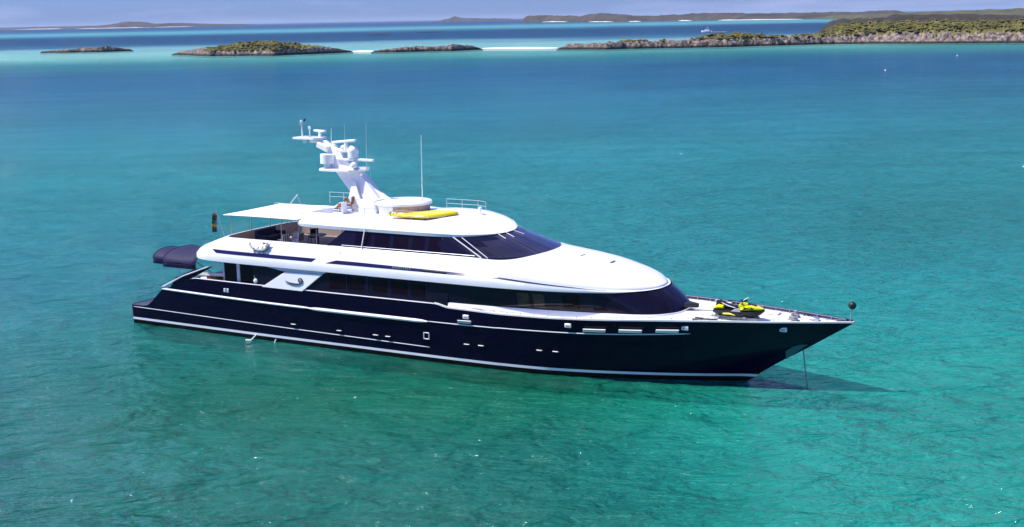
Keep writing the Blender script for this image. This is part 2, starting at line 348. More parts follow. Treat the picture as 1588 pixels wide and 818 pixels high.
def scrub(name, rows, keep, n_, size, mat, label, hmin=.5):
    m = MB(); nr, nc = len(rows), len(rows[0]); c = 0; tries = 0
    while c < n_ and tries < n_*30:
        tries += 1
        i = random.uniform(2, nr-3); j = random.uniform(1, nc-2); P = rows[int(i)][int(j)]
        if not keep(P, i/nr): continue
        P = Vector(P)+Vector((random.uniform(-1, 1), random.uniform(-1, 1), 0)); s = random.uniform(.5, 1)*size
        nn = 5; V = []; F = []
        for a, (zz, rr) in enumerate(((-.3, .9), (.3, 1.0), (.75, .55))):
            for k in range(nn):
                q = 2*math.pi*(k+.5*a)/nn; f = random.uniform(.75, 1.25)
                V.append(P+Vector((math.cos(q)*rr*s*f*1.7, math.sin(q)*rr*s*f*1.2, zz*s*random.uniform(.5, .9))))
        V.append(P+Vector((0, 0, s*random.uniform(.55, .95))))
        for a in range(2):
            for k in range(nn): F.append((a*nn+k, a*nn+(k+1) % nn, (a+1)*nn+(k+1) % nn, (a+1)*nn+k))
        for k in range(nn): F.append((2*nn+k, 2*nn+(k+1) % nn, 3*nn))
        m.add(V, F); c += 1
    me = bpy.data.meshes.new(name); me.from_pydata([tuple(v) for v in m.V], [], m.F); me.update(); me.materials.append(mat)
    o = link(name, me); o.location = (CX, CY, 0); o.rotation_euler = (0, 0, ROT)
    tag(o, label, 'scrub', kind='stuff'); return o
rA = rocky('rock_islet', [(-386, 1128), (-356, 1112), (-330, 1113), (-311, 1135)], [(-386, 12), (-340, 26), (-311, 10)], [(-386, 1), (-356, 2.2), (-330, 3.2), (-311, 1.2)], [(-386, 0), (-311, 0)], 'low bare rock islet far left, with no plants on it', seed=1)
rB = rocky('scrub_islet', [(-236, 960), (-214, 925), (-196, 893), (-175, 888), (-150, 873), (-137, 890), (-118, 905), (-106, 935)], [(-236, 16), (-190, 55), (-150, 60), (-106, 12)],
           [(-236, 1), (-215, 3.2), (-190, 3.6), (-150, 3.2), (-125, 3.4), (-106, 1)], [(-212, 0), (-196, .8), (-183, 2.4), (-172, 4.2), (-152, 4.3), (-143, 2.6), (-132, 1.0), (-120, 0)], 'rocky islet with a green mound of scrub left of centre', seed=2, gz=lambda L: 4.0)
rC = rocky('rock_islet', [(-92, 916), (-76, 905), (-55, 912), (-37, 910), (-17, 935)], [(-92, 10), (-55, 24), (-17, 8)], [(-92, .8), (-76, 2), (-50, 2.6), (-30, 2.8), (-17, 1)], [(-92, 0), (-17, 0)], 'low bare rock islet right beside the pale sand bar', seed=3)
rD = rocky('headland', [(32, 897), (62, 873), (100, 874), (140, 874), (190, 893), (215, 899), (235, 893), (266, 863), (315, 832), (380, 820), (460, 810)],
           [(32, 12), (80, 30), (130, 45), (180, 45), (210, 50), (240, 140), (300, 170), (460, 170)],
           [(32, 1), (40, 2.6), (80, 3), (130, 3.5), (190, 3.8), (240, 4.6), (300, 5.0), (340, 4.4), (460, 4.4)],
           [(32, 0), (70, 0), (81, 1.6), (92, 0), (118, .3), (137, 2.9), (151, 3.8), (166, 2.2), (175, .5), (195, .4), (221, 1.8), (229, 5), (240, 7.0), (270, 7.2), (340, 6.2), (460, 6)],
           'long rocky headland with green scrub running in from the right', seed=4, gz=lambda L: tab([(70, 4.2), (130, 5.2), (215, 5.2), (240, 6.4), (460, 6.2)], L))
scrub('scrub', rB, lambda P, v: tab([(-205, 0), (-186, 1), (-150, 1), (-125, 0)], P[0]) > random.random()*.6+.2 and P[2] > 3.4 and v > .12, 2200, .9, mgreen, 'green scrub covering the mound of the small islet')
scrub('scrub', rD, lambda P, v: P[0] > 70 and P[0] < 232 and P[2] > tab([(70, 4.3), (130, 5.2), (200, 5.4)], P[0]), 900, 1.0, mgreen, 'patchy olive scrub on the low part of the headland')
scrub('scrub', rD, lambda P, v: P[0] > 225 and P[2] > tab([(225, 6.5), (260, 7.6), (460, 7.4)], P[0])+2*N3(P[0], P[1], 9, .08), 9000, 1.05, mgreen, 'green scrub covering the high right end of the headland')
def ridge(name, keys, depth, mat, label, step=None, amp=.2, beach=()):
    x0, x1 = keys[0][0], keys[-1][0]; n_ = 260; rows = []
    for j in range(15):
        v = j/14; row = []
        for i in range(n_+1):
            L = x0+(x1-x0)*i/n_; D = tab([(k[0], k[1]) for k in keys], L); h = stab([(k[0], k[2]) for k in keys], L)
            dd = depth*(1+.3*N3(L, 0, 1, 3/depth)); s_ = 6/depth
            z = -3+(h+3)*math.sin(math.pi*min(1, v*.62+.001))**.6*(1+amp*N3(L, v*depth, 2, s_)+.3*amp*N3(L, v*depth, 7, s_*6))
            if v == 0: z = -3
            row.append((L, D+dd*v+depth*.08*N3(L, 4, 4, s_), z))
        rows.append(row)
    o = MB().grid(rows).build(name, mat, smooth=True, auto=80); o.location = (CX, CY, 0); o.rotation_euler = (0, 0, ROT)
    tag(o, label, 'island', kind='structure')
    return o
def beach(pts, h=3, w_=30):
    rows = [[], [], []]
    PP = resample([(a, b, 0) for a, b in pts], 40); h0 = h
    for k_, v_ in enumerate(PP):
        L, D = v_.x, v_.y; h = h0*math.sin(math.pi*(k_+.5)/40)**.6*(.75+.9*abs(noise.noise((L*.02, h0, 0))))
        rows[0].append((L, D-w_, -1)); rows[1].append((L, D-w_*.3, h*.25)); rows[2].append((L, D+w_*.5, h*.45*(.35+abs(noise.noise((L*.004, 1, h))))))
    o = MB().grid(rows).build('beach', msand); o.location = (CX, CY, 0); o.rotation_euler = (0, 0, ROT); tag(o, kind='structure')
ridge('far_island', [(-9800, 22000, 16), (-9000, 22000, 24), (-8300, 21500, 28), (-6300, 18500, 28), (-5000, 16000, 28), (-4750, 15800, 32), (-4450, 14500, 30), (-4180, 14300, 58), (-4050, 14200, 62), (-3850, 14300, 36), (-3750, 14500, 40), (-3500, 15500, 22), (-3300, 17500, 8)], 900, mfar, 'long low island on the left horizon with one rounded hill')
ridge('far_island', [(-820, 15500, 2), (-700, 15500, 30), (-600, 15500, 48), (-480, 15300, 32), (-300, 15000, 26), (-60, 14000, 22), (120, 12500, 6)], 500, mfar, 'tiny low island on the horizon near the middle')
ridge('far_island', [(70, 7200, 2), (110, 7200, 30), (200, 7100, 34), (300, 6700, 26), (330, 6200, 25), (420, 5600, 34), (480, 5400, 28), (580, 5500, 20), (680, 5300, 21), (770, 5200, 27), (840, 4900, 25), (900, 4800, 21), (1010, 4700, 20), (1150, 4500, 20), (1300, 4300, 20)], 420, mfar, 'long low brown island on the horizon with white beaches')
ridge('far_hills', [(980, 3900, 2), (1030, 3800, 12), (1100, 3600, 14), (1200, 3400, 17), (1300, 3300, 18), (1400, 3200, 20), (1700, 3000, 21)], 500, mhill, 'low wooded land behind the headland on the right')
ridge('wooded_ridge', [(262, 1080, 1), (275, 1080, 13.0), (300, 1080, 14.6), (318, 1120, 13.6), (350, 1200, 14.4), (372, 1250, 16.0), (400, 1250, 16.8), (432, 1220, 16.6), (463, 1160, 14.6), (520, 1100, 13)], 90, mdark, 'dark wooded ridge behind the green headland', amp=.12)
for b_, h, w_ in (([(180, 7080), (240, 6900), (290, 6650)], 7, 60), ([(350, 5900), (400, 5600), (420, 5450)], 6, 50), ([(470, 5300), (520, 5350)], 6, 40), ([(760, 4950), (840, 4800), (985, 4600)], 6, 60), ([(650, 5200), (690, 5150)], 6, 40),
                  ([(-9800, 21900), (-9000, 21900), (-8400, 21400)], 10, 200), ([(-6700, 18700), (-6000, 17800), (-5500, 16900)], 12, 200), ([(-4500, 14350), (-4300, 14250), (-3900, 14250), (-3500, 15300)], 14, 160)): beach(b_, h, w_)
# sand bars: pale humps that just break the surface
for (L0, L1, D0, D1, wd) in ((-22, 38, 966, 932, 64), (-112, -88, 950, 932, 40)):
    rows = []
    for j in range(9):
        v = j/8; rows.append([(L0+(L1-L0)*i/30, D0+(D1-D0)*i/30+wd*(v-.3), -1.2+1.85*math.sin(math.pi*v)*math.sin(math.pi*(i+1)/32)**.3+.0) for i in range(31)])
    o = MB().grid(rows).build('sand_bar', msand); o.location = (CX, CY, 0); o.rotation_euler = (0, 0, ROT); tag(o, kind='structure')
for (L, D, ln, lb) in ((-198, 2109, 22, 'small dark reef rock awash in the far channel'), (-135, 2391, 26, 'long dark reef rock awash in the far channel')):
    m = MB(); m.ball((0, 0, -.6), 1, 14, (ln, 12, 2.0)); o = m.build('reef_rock', mdark); o.location = W(L, D); o.rotation_euler = (0, 0, ROT); tag(o, lb, 'rock')

# ------------------------------------------------------------------ the yacht (x = bow, y = port)
Y = empty('motor_yacht'); tag(Y, 'large navy and white motor yacht with raked mast, anchored in turquoise shallows', 'yacht')
WL = [(0, 0), (.6, .15), (1.2, .42), (2.4, .98), (3.9, 1.62), (6.7, 2.62), (9.2, 3.35), (11.9, 3.9), (15, 4.12), (19, 4.2), (30, 4.2), (44, 4.0)]
DK = [(0, .05), (1, .45), (2, .85), (3, 1.22), (4, 1.6), (5.5, 2.08), (7.3, 2.6), (8.7, 3.02), (10.5, 3.48), (14, 4.25), (17, 4.44), (30, 4.45), (45, 4.2), (50, 3.95)]
ZT = [(0, 1.36), (1.35, 1.36), (1.7, 1.5), (3.1, 2.76), (3.6, 2.85), (5.8, 3.68), (6.4, 3.72), (25.7, 3.72), (26.5, 3.54), (30, 3.47), (33.5, 3.54), (37, 3.67), (40, 3.78), (44, 3.87), (50, 3.97)]
KN = [(0, 2.8), (16, 2.6), (25, 2.6), (36, 2.8), (42, 3.1), (50, 3.6)]
def stem(z):
    return stab([(-1.2, 42.0), (-.6, 43.0), (0, 43.98), (.4, 44.5), (1.4, 45.95), (2.1, 47.1), (3.17, 48.75), (3.97, 50.0)], z)
def hullw(x, z):
    d = max(0, stem(z)-x); zt = max(3.7, tab(ZT, x)); t_ = min(1, max(0, z)/zt)
    a = stab(WL, d); b = stab(DK, d)
    wv = a+(b-a)*(t_**1.15)
    if x < 30: wv += .06*math.sin(math.pi*min(1, t_/.72)/2) - .10*max(0, (t_-.72)/.28)
    if z < 0: wv *= max(.05, 1-(-z)*.30)
    return wv
def hullband(name, zlo, zhi, mat, off=0, x0=0, x1=None, n_=90, nz=1, both=True, thick=0):
    """strip of the hull surface between two height functions"""
    m = MB()
    for s in ((-1, 1) if both else (-1,)):
        rows = []
        for k in range(nz+1):
            row = []
            for i in range(n_+1):
                u = i/n_; u = 1-(1-u)**1.25
                xe = stem(0) if x1 is None else x1
                # iterate for the raked stem
                x = x0+(xe-x0)*u
                z = zlo(x)+(zhi(x)-zlo(x))*k/nz
                if x1 is None:
                    x = x0+(stem(z)-x0)*u; z = zlo(x)+(zhi(x)-zlo(x))*k/nz; x = x0+(stem(z)-x0)*u
                row.append((x, s*(hullw(x, z)+off), z))
            rows.append(row)
        if thick:
            rows = [[(p[0], p[1]-s*thick, p[2]) for p in rows[0]]]+rows+[[(p[0], p[1]-s*thick, p[2]) for p in rows[-1]]]
        m.grid(rows)
    return m.build(name, mat, Y, auto=50)
c = lambda v: (lambda x: v)
kn = lambda x: min(stab(KN, x), tab(ZT, x)-.02)
zt = lambda x: tab(ZT, x)
hull = hullband('hull', c(.46), lambda x: max(kn(x), .6), MN, nz=10, n_=150)
hullband('bulwark', lambda x: max(kn(x), .6), zt, MN, nz=4, n_=150)
hullband('bottom', c(-1.14), c(.30), MA, nz=4)
hullband('boot_stripe', c(.30), c(.46), ML, off=.006, nz=1)
# hull closes at the stern
m = MB(); zs = [-1.1, -.5, 0, .24, .46, .9, 1.36]
m.grid([[(0, -hullw(0, z), z) for z in zs], [(0, hullw(0, z), z) for z in zs]]); m.build('transom_plate', MN, Y, smooth=False)
# knuckle rub rail (thick aft, thin forward), thin lower pinstripe
def rail(name, x0, x1, zf, r, mat, off=.02):
    m = MB(); n_ = int((x1-x0)*2.5)
    for s in (-1, 1):
        rows = []
        for i in range(n_+1):
            x = x0+(x1-x0)*i/n_; z = zf(x); y = hullw(x, z)+off; q = r*min(1, .35+i/2, .35+(n_-i)/2)
            rows.append([(x, s*(y-.06), z-q), (x, s*(y+q*.6), z-q*.8), (x, s*(y+q), z), (x, s*(y+q*.6), z+q*.8), (x, s*(y-.06), z+q)])
        m.grid(rows)
    return m.build(name, mat, Y)
rail('rub_rail', 3.1, 16.2, kn, .075, ML); rail('rub_rail', 16.0, 25.1, lambda x: kn(x)-.02, .115, ML); rail('rub_rail', 25.0, 41.5, lambda x: kn(x), .035, MS, .012)
rail('pinstripe', .15, 25.1, lambda x: 1.22-.011*x, .03, MS, .006)
# swim platform, stern steps, aft deck
def deckrow(xs, z, inset=.12): return [[(x, -(hullw(x, z(x))-inset), z(x)) for x in xs], [(x, (hullw(x, z(x))-inset), z(x)) for x in xs]]
m = MB(); m.grid(deckrow([0, .7, 1.4, 2.0], c(1.352), .01)); m.build('swim_platform', pmat('platform_grey', (.05, .055, .08), .5, var=.2), Y, smooth=False)
m = MB(); m.box((-.05, 0, 1.3), (.14, 7.7, .16)); m.build('platform_edge', MN, Y, bevel=.03)
m = MB()
m.prism([(1.7, -2.3, 1.36), (3.2, -2.3, 1.36), (3.2, -2.3, 2.74), (2.9, -2.3, 2.9)], (0, 4.6, 0)); m.build('transom', MN, Y, smooth=False, bevel=.03)
m = MB()
for s in (-1, 1):
    for k in range(6): m.box((1.9+k*.26, s*2.95, 1.36+.115*(k+1)), (.3, 1.2, .23*(k+1)))
m.build('stern_steps', MGr, Y, smooth=False)
m = MB(); xs = [3.2+i*.8 for i in range(29)]; m.grid(deckrow(xs, c(2.75), .10)); m.build('aft_deck', MT, Y, smooth=False)
# inner faces and cap of the bulwark
m = MB()
for s in (-1, 1):
    rows = [[], [], []]
    for i in range(80):
        x = 3.3+i*(26.3-3.3)/79; z = zt(x); y = hullw(x, z)
        rows[0].append((x, s*y, z+.001)); rows[1].append((x, s*(y-.16), z+.002)); rows[2].append((x, s*(y-.16), 2.75))
    m.grid(rows)
m.build('bulwark_lining', MW, Y)
rail('cap_rail', 5.9, 26.0, lambda x: zt(x)+.01, .028, MS, -.04)
# sloping stern wing rails
m = MB()
for s in (-1, 1): m.tube([(3.0, s*4.06, 2.86), (4.9, s*4.05, 3.75), (6.6, s*3.95, 4.35), (8.2, s*3.9, 4.9)], .05)
m.build('stern_wing_frame', MGl, Y)
m = MB()
for s in (-1, 1): m.prism([(3.6, s*3.9, 2.8), (5.9, s*3.9, 3.75), (7.6, s*3.85, 4.6), (6.0, s*3.85, 4.3), (4.2, s*3.88, 3.6)], (0, s*.07, 0))
m.build('stern_wing', MN, Y, smooth=False)
m = MB()
xr = [(.1, -3.6), (.1, -2.2), (.1, -.7), (.1, .7), (.1, 2.2), (.1, 3.6)]
for x, y in xr: m.bar((x, y, 1.35), (x, y, 2.25), .022)
for z in (1.8, 2.25): m.tube([(x, y, z) for x, y in xr], .018)
for s in (-1, 1): m.tube([(.1, s*3.6, 2.25), (1.5, s*3.7, 2.3), (3.1, s*3.9, 3.6)], .018); m.bar((1.4, s*3.7, 1.36), (1.4, s*3.7, 2.3), .02)
m.build('stern_railing', MStl, Y)

# foredeck
m = MB(); xs = [25.6+i*(49.9-25.6)/60 for i in range(61)]; rows = []
for v in (-1, -.6, -.2, .2, .6, 1):
    rows.append([(x, v*max(.005, hullw(x, zt(x))-.07), zt(x)-.05+.10*(1-v*v)*min(1, (50-x)/10)) for x in xs])
m.grid(rows); m.build('foredeck', MD, Y)
m = MB()
for s in (-1, 1):
    rows = [[], [], [], []]
    for i in range(90):
        x = 25.6+i*(49.98-25.6)/89; z = zt(x); y = hullw(x, z)
        rows[0].append((x, s*y, z-.002)); rows[1].append((x, s*y, z+.09)); rows[2].append((x, s*max(0, y-.09), z+.09)); rows[3].append((x, s*max(0, y-.09), z-.08))
    m.grid(rows)
m.build('toe_rail', [MD], Y)
m = MB()
for s in (1,):
    rows = [[], [], []]
    for i in range(80):
        x = 27+i*(49.9-27)/79; z = zt(x); y = hullw(x, z)+.006
        rows[0].append((x, s*y, z-.05)); rows[1].append((x, s*y, z+.16)); rows[2].append((x, s*max(0, y-.11), z+.16))
    rows.append([(p[0], p[1], p[2]-.17) for p in rows[2]])
    m.grid(rows)
m.build('bow_cap_band', MNs, Y)
# breakwater, windlasses, hatches on the foredeck
m = MB(); m.box((46.6, -.25, 4.0), (.35, .3, .22)); m.box((46.6, .35, 4.0), (.35, .3, .22)); m.bar((46.6, -.25, 4.05), (46.6, -.25, 4.3), .1); m.bar((46.6, .35, 4.05), (46.6, .35, 4.3), .1); m.box((46.6, .05, 3.92), (.4, 1.1, .08)); m.build('windlass', MGr, Y, bevel=.02)
m = MB(); m.box((47.8, 0, 4.0), (.5, .35, .14)); m.build('bow_roller', MStl, Y, bevel=.02)
for x, y in ((45.2, .75), (41.8, 1.9)):
    m = MB(); m.box((x, y, 3.96), (.7, .7, .1)); m.build('deck_hatch', MW, Y, bevel=.03)
for x, y, s in ((42.0, -2.55, 1), (42.0, 2.55, 1), (47.0, -.95, 1), (47.0, .95, 1)):
    m = MB(); m.bar((x-.25, y, 4.03), (x+.25, y, 4.03), .035); m.bar((x-.12, y, 3.86), (x-.12, y, 4.03), .03); m.bar((x+.12, y, 3.86), (x+.12, y, 4.03), .03); m.build('mooring_cleat', MK, Y)
m = MB(); pts = []
for i in range(26):
    x = 27+i*.9; z = zt(x); pts.append((x, hullw(x, z)-.2, z))
for s in (-1, 1):
    m.tube([(x, s*y, z+.16) for x, y, z in pts], .015, 5)
    for (x, y, z) in pts: m.bar((x, s*y, z), (x, s*y, z+.16), .022)
m.build('toe_rail_posts', MGr, Y)

# hull fittings on both sides
def on_hull(x, z, s=-1, off=.01): return Vector((x, s*(hullw(x, z)+off), z))
for s in (-1, 1):
    for x, z in ((14.65, 1.56), (18.33, 1.5), (21.16, 1.5), (22.09, 1.5), (27.84, 1.6), (28.84, 1.62), (32.7, 1.7), (33.7, 1.7)):
        P = on_hull(x, z, s); m = MB(); rows = []
        for rr, yy in ((.21, 0), (.21, .03), (.15, .03), (.15, 0)):
            rows.append([P+Vector((math.cos(a)*rr*1.15, s*yy, math.sin(a)*rr*.8)) for a in [2*math.pi*k/20 for k in range(20)]])
        m.grid(rows, closed=True); o = m.build('porthole', MN, Y)
        g = MB(); g.add([P+Vector((math.cos(a)*.15*1.15, s*.012, math.sin(a)*.15*.8)) for a in [2*math.pi*k/20 for k in range(20)]], [tuple(range(20))]); g.build('pane', MGp, o, smooth=False)
        e_ = MB(); e_.box(P+Vector((0, s*.05, -.16)), (.36, .12, .035)); e_.build('lit_lower_rim', ML, o, bevel=.01)  # white bar standing for the sunlit lower edge of the rim
    P = on_hull(24.95, 1.66, s); m = MB()
    for d, e_ in (((-.19, 0), (.05, .40)), ((.19, 0), (.05, .40)), ((0, .19), (.42, .05)), ((0, -.19), (.42, .05))): m.box(P+Vector((d[0], s*.02, d[1])), (e_[0], .05, e_[1]))
    m.build('side_vent', MS, Y, bevel=.01)
    for x, z in ((27.86, 3.13), (34.64, 3.22), (41.26, 3.42), (46.4, 3.5)):
        P = on_hull(x, z, s, .02); m = MB(); m.box(P, (.42, .12, .26)); o = m.build('fairlead', ML, Y, bevel=.05)
        g = MB(); g.box(P+Vector((0, s*.06, -.02)), (.26, .012, .10)); g.build('opening', MGr, o)
    for x, z, w_, mt in ((36.15, 2.93, 1.3, MD), (38.2, 3.0, 1.3, MD), (40.25, 3.1, 1.25, MD), (27.75, 2.74, .95, MGl)):
        a = on_hull(x-w_/2, z, s, .01); b_ = on_hull(x+w_/2, z+.03, s, .01); m = MB()
        m.prism([a, b_, b_+Vector((.10, s*.17, .20)), a+Vector((.10, s*.17, .20))], (0, s*.06, -.03)); m.build('fold_down_step', mt, Y, smooth=False, bevel=.012)
    P = on_hull(9.0, 3.15, s); m = MB()
    for k in (-1, 1): m.box(P+Vector((k*.13, s*.01, 0)), (.17, .04, .26))
    m.build('mooring_vent', MS, Y, bevel=.02)
    m = MB(); m.ball(on_hull(11.5, 3.98, s, -.12), .16, 10); m.build('searchlight', MW, Y)
P = on_hull(11.34, .36); m = MB(); m.tube([P, P+Vector((-.05, -.10, -.1)), P+Vector((-.2, -.26, -.32)), P+Vector((-.32, -.34, -.40))], .045); m.tube([P+Vector((-.30, -.32, -.36)), P+Vector((-.60, -.42, -.37))], .05); m.build('cooling_water_outflow', MW, Y)
P = on_hull(13.0, .3); m = MB(); m.tube([P+Vector((0, 0, -.1)), P+Vector((-.05, -.15, -.35))], .03); m.build('cooling_water_outflow', MW, Y)

# main deck saloon aft (set in) and flush band amidships
m = MB(); m.prism([(8.4, -3.75, 2.76), (12.6, -3.75, 2.76), (12.6, -3.75, 5.05), (8.4, -3.75, 5.05)], (0, 7.5, 0)); m.build('aft_saloon', MG, Y, smooth=False)
for s in (-1, 1):
    for x0, x1 in ((8.55, 9.6), (9.85, 11.05)):
        m = MB(); m.box(((x0+x1)/2, s*3.765, 3.9), (x1-x0, .02, 2.2)); m.build('sliding_door', MGp, Y)
    for x, w_ in ((8.45, .07), (9.72, .26), (11.15, .16)):
        m = MB(); m.box((x, s*3.80, 3.9), (w_, .07, 2.28)); m.build('door_post', MGl, Y, bevel=.01)
m = MB()
for s in (-1, 1):
    x = 12.0; rows = [[], []]
    while x <= 26.6:
        rows[0].append((x, s*(hullw(x, zt(x))-.10), zt(x)-.02)); rows[1].append((x, s*4.2, 5.06)); x += .5
    m.grid(rows); m.prism([(11.6, s*4.2, 3.7), (12.2, s*4.2, 3.7), (13.9, s*4.2, 5.05), (11.2, s*4.2, 5.05)], (0, -s*.06, 0))
m.build('side_window_band', MG, Y)
m = MB(); m.box((19.3, 0, 3.9), (14, 8.1, 2.25)); m.build('main_saloon', MG, Y, smooth=False)
for s in (-1, 1):
    for x0, x1 in ((17.6, 18.9), (19.1, 20.3), (20.9, 22.1), (22.4, 23.6), (23.9, 24.9)):
        m = MB(); q = [(x0, s*4.29, 3.86), (x1, s*4.29, 3.86), (x1, s*4.24, 4.86), (x0, s*4.24, 4.86)]
        m.prism(q, (0, -s*.02, 0)); m.build('saloon_window', MGp, Y, smooth=False, bevel=.01)
    for x in (19.0, 20.6, 22.25, 23.75, 25.05):
        m = MB(); m.box((x, s*4.28, 4.35), (.05, .03, 1.2)); m.build('mullion', MNs, Y)
    # slanted white wing panel
    wp = MB(); wp.prism([(12.15, s*4.40, 3.66), (15.5, s*4.42, 3.64), (17.15, s*4.36, 4.86), (14.1, s*4.34, 4.80)], (0, -s*.1, 0)); wp = wp.build('wing_panel', MW, Y, smooth=False, bevel=.02)
    # its dark curled emblem
    m = MB(); cpts = [(14.2, 4.20), (14.55, 4.12), (15.0, 4.10), (15.35, 4.12), (15.55, 4.25), (15.55, 4.42), (15.42, 4.50), (15.28, 4.44), (15.25, 4.30), (15.35, 4.2), (15.5, 4.18)]
    m.tube([(x, s*(4.425), z) for x, z in cpts], .035, 6); m.tube([(14.5, s*4.425, 4.06), (14.9, s*4.43, 4.02), (15.3, s*4.43, 4.05)], .025); m.build('emblem', pmat('dark_bronze', (.045, .05, .045), .45, metal=.3), wp)
    m = MB(); m.prism([(14.1, s*4.38, 4.83), (17.2, s*4.40, 4.90), (17.6, s*4.40, 5.1), (12.6, s*4.32, 5.02)], (0, -s*.12, 0)); m.build('eave_bracket', MGl, Y, smooth=False)

# forward deckhouse: coaming, wrap-round glass
def half_ring(pts, z, n_=60):
    P = resample(smoothpts([(x, y, 0) for x, y in pts], 3), n_); P = [Vector((v.x, v.y, z(v.x) if callable(z) else z)) for v in P]
    return P
def full(P, mirror=True): return [Vector((v.x, -v.y, v.z)) for v in P]+[v.copy() for v in reversed(P)][1:]
base = [(25.8, 4.22), (28, 4.12), (30, 3.98), (33, 3.65), (36, 3.18), (38.2, 2.78), (39.4, 2.2), (40.15, 1.2), (40.25, .4), (40.25, 0)]
eavp = [(25.8, 4.30), (28, 4.32), (30, 4.3), (33, 4.05), (35.5, 3.5), (37.3, 2.85), (38.3, 2.1), (38.85, 1.1), (38.95, .4), (38.95, 0)]
r1 = full(half_ring(base, lambda x: 3.84+.004*max(0, x-28)))
rows = []
for k in range(7):
    u = k/6; a = half_ring(base, lambda x: 3.84+.004*max(0, x-28)); b_ = half_ring(eavp, lambda x: 5.06)
    rows.append(full([p.lerp(q, u)+Vector((.10*math.sin(math.pi*u)*(p.x > 36), 0, 0)) for p, q in zip(a, b_)]))
m = MB(); m.grid(rows); m.build('deckhouse_glass', MG, Y, auto=60)
co = full([p+Vector((.12 if p.x > 38 else 0, .16, 0)) for p in half_ring(base, 3.42)]); c1 = full([p+Vector((.05 if p.x > 38 else 0, .06, .01)) for p in half_ring(base, lambda x: 3.84+.004*max(0, x-28))])
for v in co+c1:
    if abs(v.y) < .17: v.y = 0
m = MB(); m.grid([co, c1, full(half_ring(base, lambda x: 3.85+.004*max(0, x-28)))]); m.build('deckhouse_coaming', MW, Y, auto=40)
def skin_pt(ra, rb, x, u, s, off=.015):
    best = min(range(len(ra)), key=lambda i: abs(ra[i].x+(rb[i].x-ra[i].x)*u-x)); p = ra[best].lerp(rb[best], u); return Vector((x, s*(p.y+off), p.z))
A_ = half_ring(base, lambda x: 3.84+.004*max(0, x-28), 200); B_ = half_ring(eavp, 5.06, 200)
for s in (-1, 1):
    for x0, x1, mt in ((31.2, 31.95, MGc), (32.2, 32.9, MGc), (34.0, 35.0, MGp), (35.8, 36.6, MGp)):
        V = [skin_pt(A_, B_, x, u, s) for u, x in ((.10, x0), (.10, x1), (.82, x1), (.82, x0))]
        m = MB(); m.prism(V, (0, -s*.01, 0)); m.build('deckhouse_window', mt, Y, smooth=False)
m = MB(); m.prism([(40.2, -.45, 4.05), (40.95, -.15, 4.02), (40.95, .1, 4.02), (40.2, .4, 4.05)], (0, 0, .24)); m.build('front_step_box', MK, Y, smooth=False, bevel=.04)

# upper deck body: lip, recess, rim, hood
lip = [(5.0, 0), (5.02, 1.6), (5.35, 3.1), (6.5, 4.15), (9, 4.42), (13, 4.47), (26, 4.47), (30, 4.46), (33, 4.2), (35.5, 3.66), (37.2, 2.95), (38.2, 2.05), (38.75, 1.05), (38.88, .4), (38.88, 0)]
def prof(pts, n_=240):
    return resample(smoothpts([(x, y, 0) for x, y in pts], 3), n_)
LIP = prof(lip)
tfw = lambda x: 0 if x < 30 else min(1, (x-30)/8.6)     # convergence towards the nose
def zl2(x): return 5.64-.51*tfw(x)**.9
def zl3(x): return zl2(x)+.23*max(0, 1-max(0, x-20)/17.5)
def zl1(x): return 5.07+.03*tfw(x)
def ringd(inset, zf, ax=0):
    R_ = []
    for p in LIP:
        k = min(1, abs(p.y)/1.2)
        x = p.x
        if x < 9: x = p.x + ax*(1-((p.x-5)/4))
        if p.x > 36: x = p.x - inset*.8*(p.x-36)/3.15
        R_.append(Vector((x, max(0, p.y-inset*k), zf(p.x))))
    return R_
R0 = ringd(.30, c(5.03), .3); R1 = ringd(0, zl1, 0); R15 = ringd(-.03, lambda x: (zl1(x)+zl2(x))/2, .05); R2 = ringd(.02, zl2, .35); R3 = ringd(.12, zl3, .75)
m = MB(); m.grid([full(r) for r in (R0, R1, R15, R2, R3)]); m.build('upper_deck_shell', MW, Y, auto=40)
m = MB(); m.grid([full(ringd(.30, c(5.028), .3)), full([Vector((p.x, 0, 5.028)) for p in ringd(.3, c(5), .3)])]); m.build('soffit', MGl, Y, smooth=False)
# aft bulwark above recess
def rimpos(p):
    q = min(1, max(0, (p.x-5)/4.5)); x = p.x+3.3*(1-q)**1.1
    wv = min(p.y, 4.42) - .42*min(1, abs(p.y)/2.5); return x, max(0, wv)
aft = [i for i, p in enumerate(LIP) if p.x <= 18.6]
rA_ = [R3[i] for i in aft]; rT = []; rM = []; rI = []; rJ = []
for i in aft:
    x, y = rimpos(LIP[i]); rT.append(Vector((x, y, 6.68))); rM.append(R3[i].lerp(rT[-1], .55)+Vector((-.05, .06*min(1, y), 0)))
    rI.append(Vector((x+.16*max(0, 1-(x-8)/1.5) if x < 9.5 else x, max(0, y-.16*min(1, y)), 6.68))); rJ.append(Vector((rI[-1].x+.02, rI[-1].y, 5.76)))
m = MB(); m.grid([[Vector((v.x, -v.y, v.z)) for v in reversed(r)]+[v for v in r][1:] for r in (rA_, rM, rT, rI)]); m.build('upper_bulwark', MW, Y, auto=45)
m = MB(); m.grid([[Vector((v.x, -v.y, v.z)) for v in reversed(r)]+[v for v in r][1:] for r in (rI, rJ)]); m.build('bulwark_lining', MTp, Y, auto=45)
m = MB(); m.grid([[Vector((v.x, -v.y, 5.765)) for v in rJ], [Vector((v.x, v.y, 5.765)) for v in rJ]]); m.build('terrace_deck', MTp, Y, smooth=False)
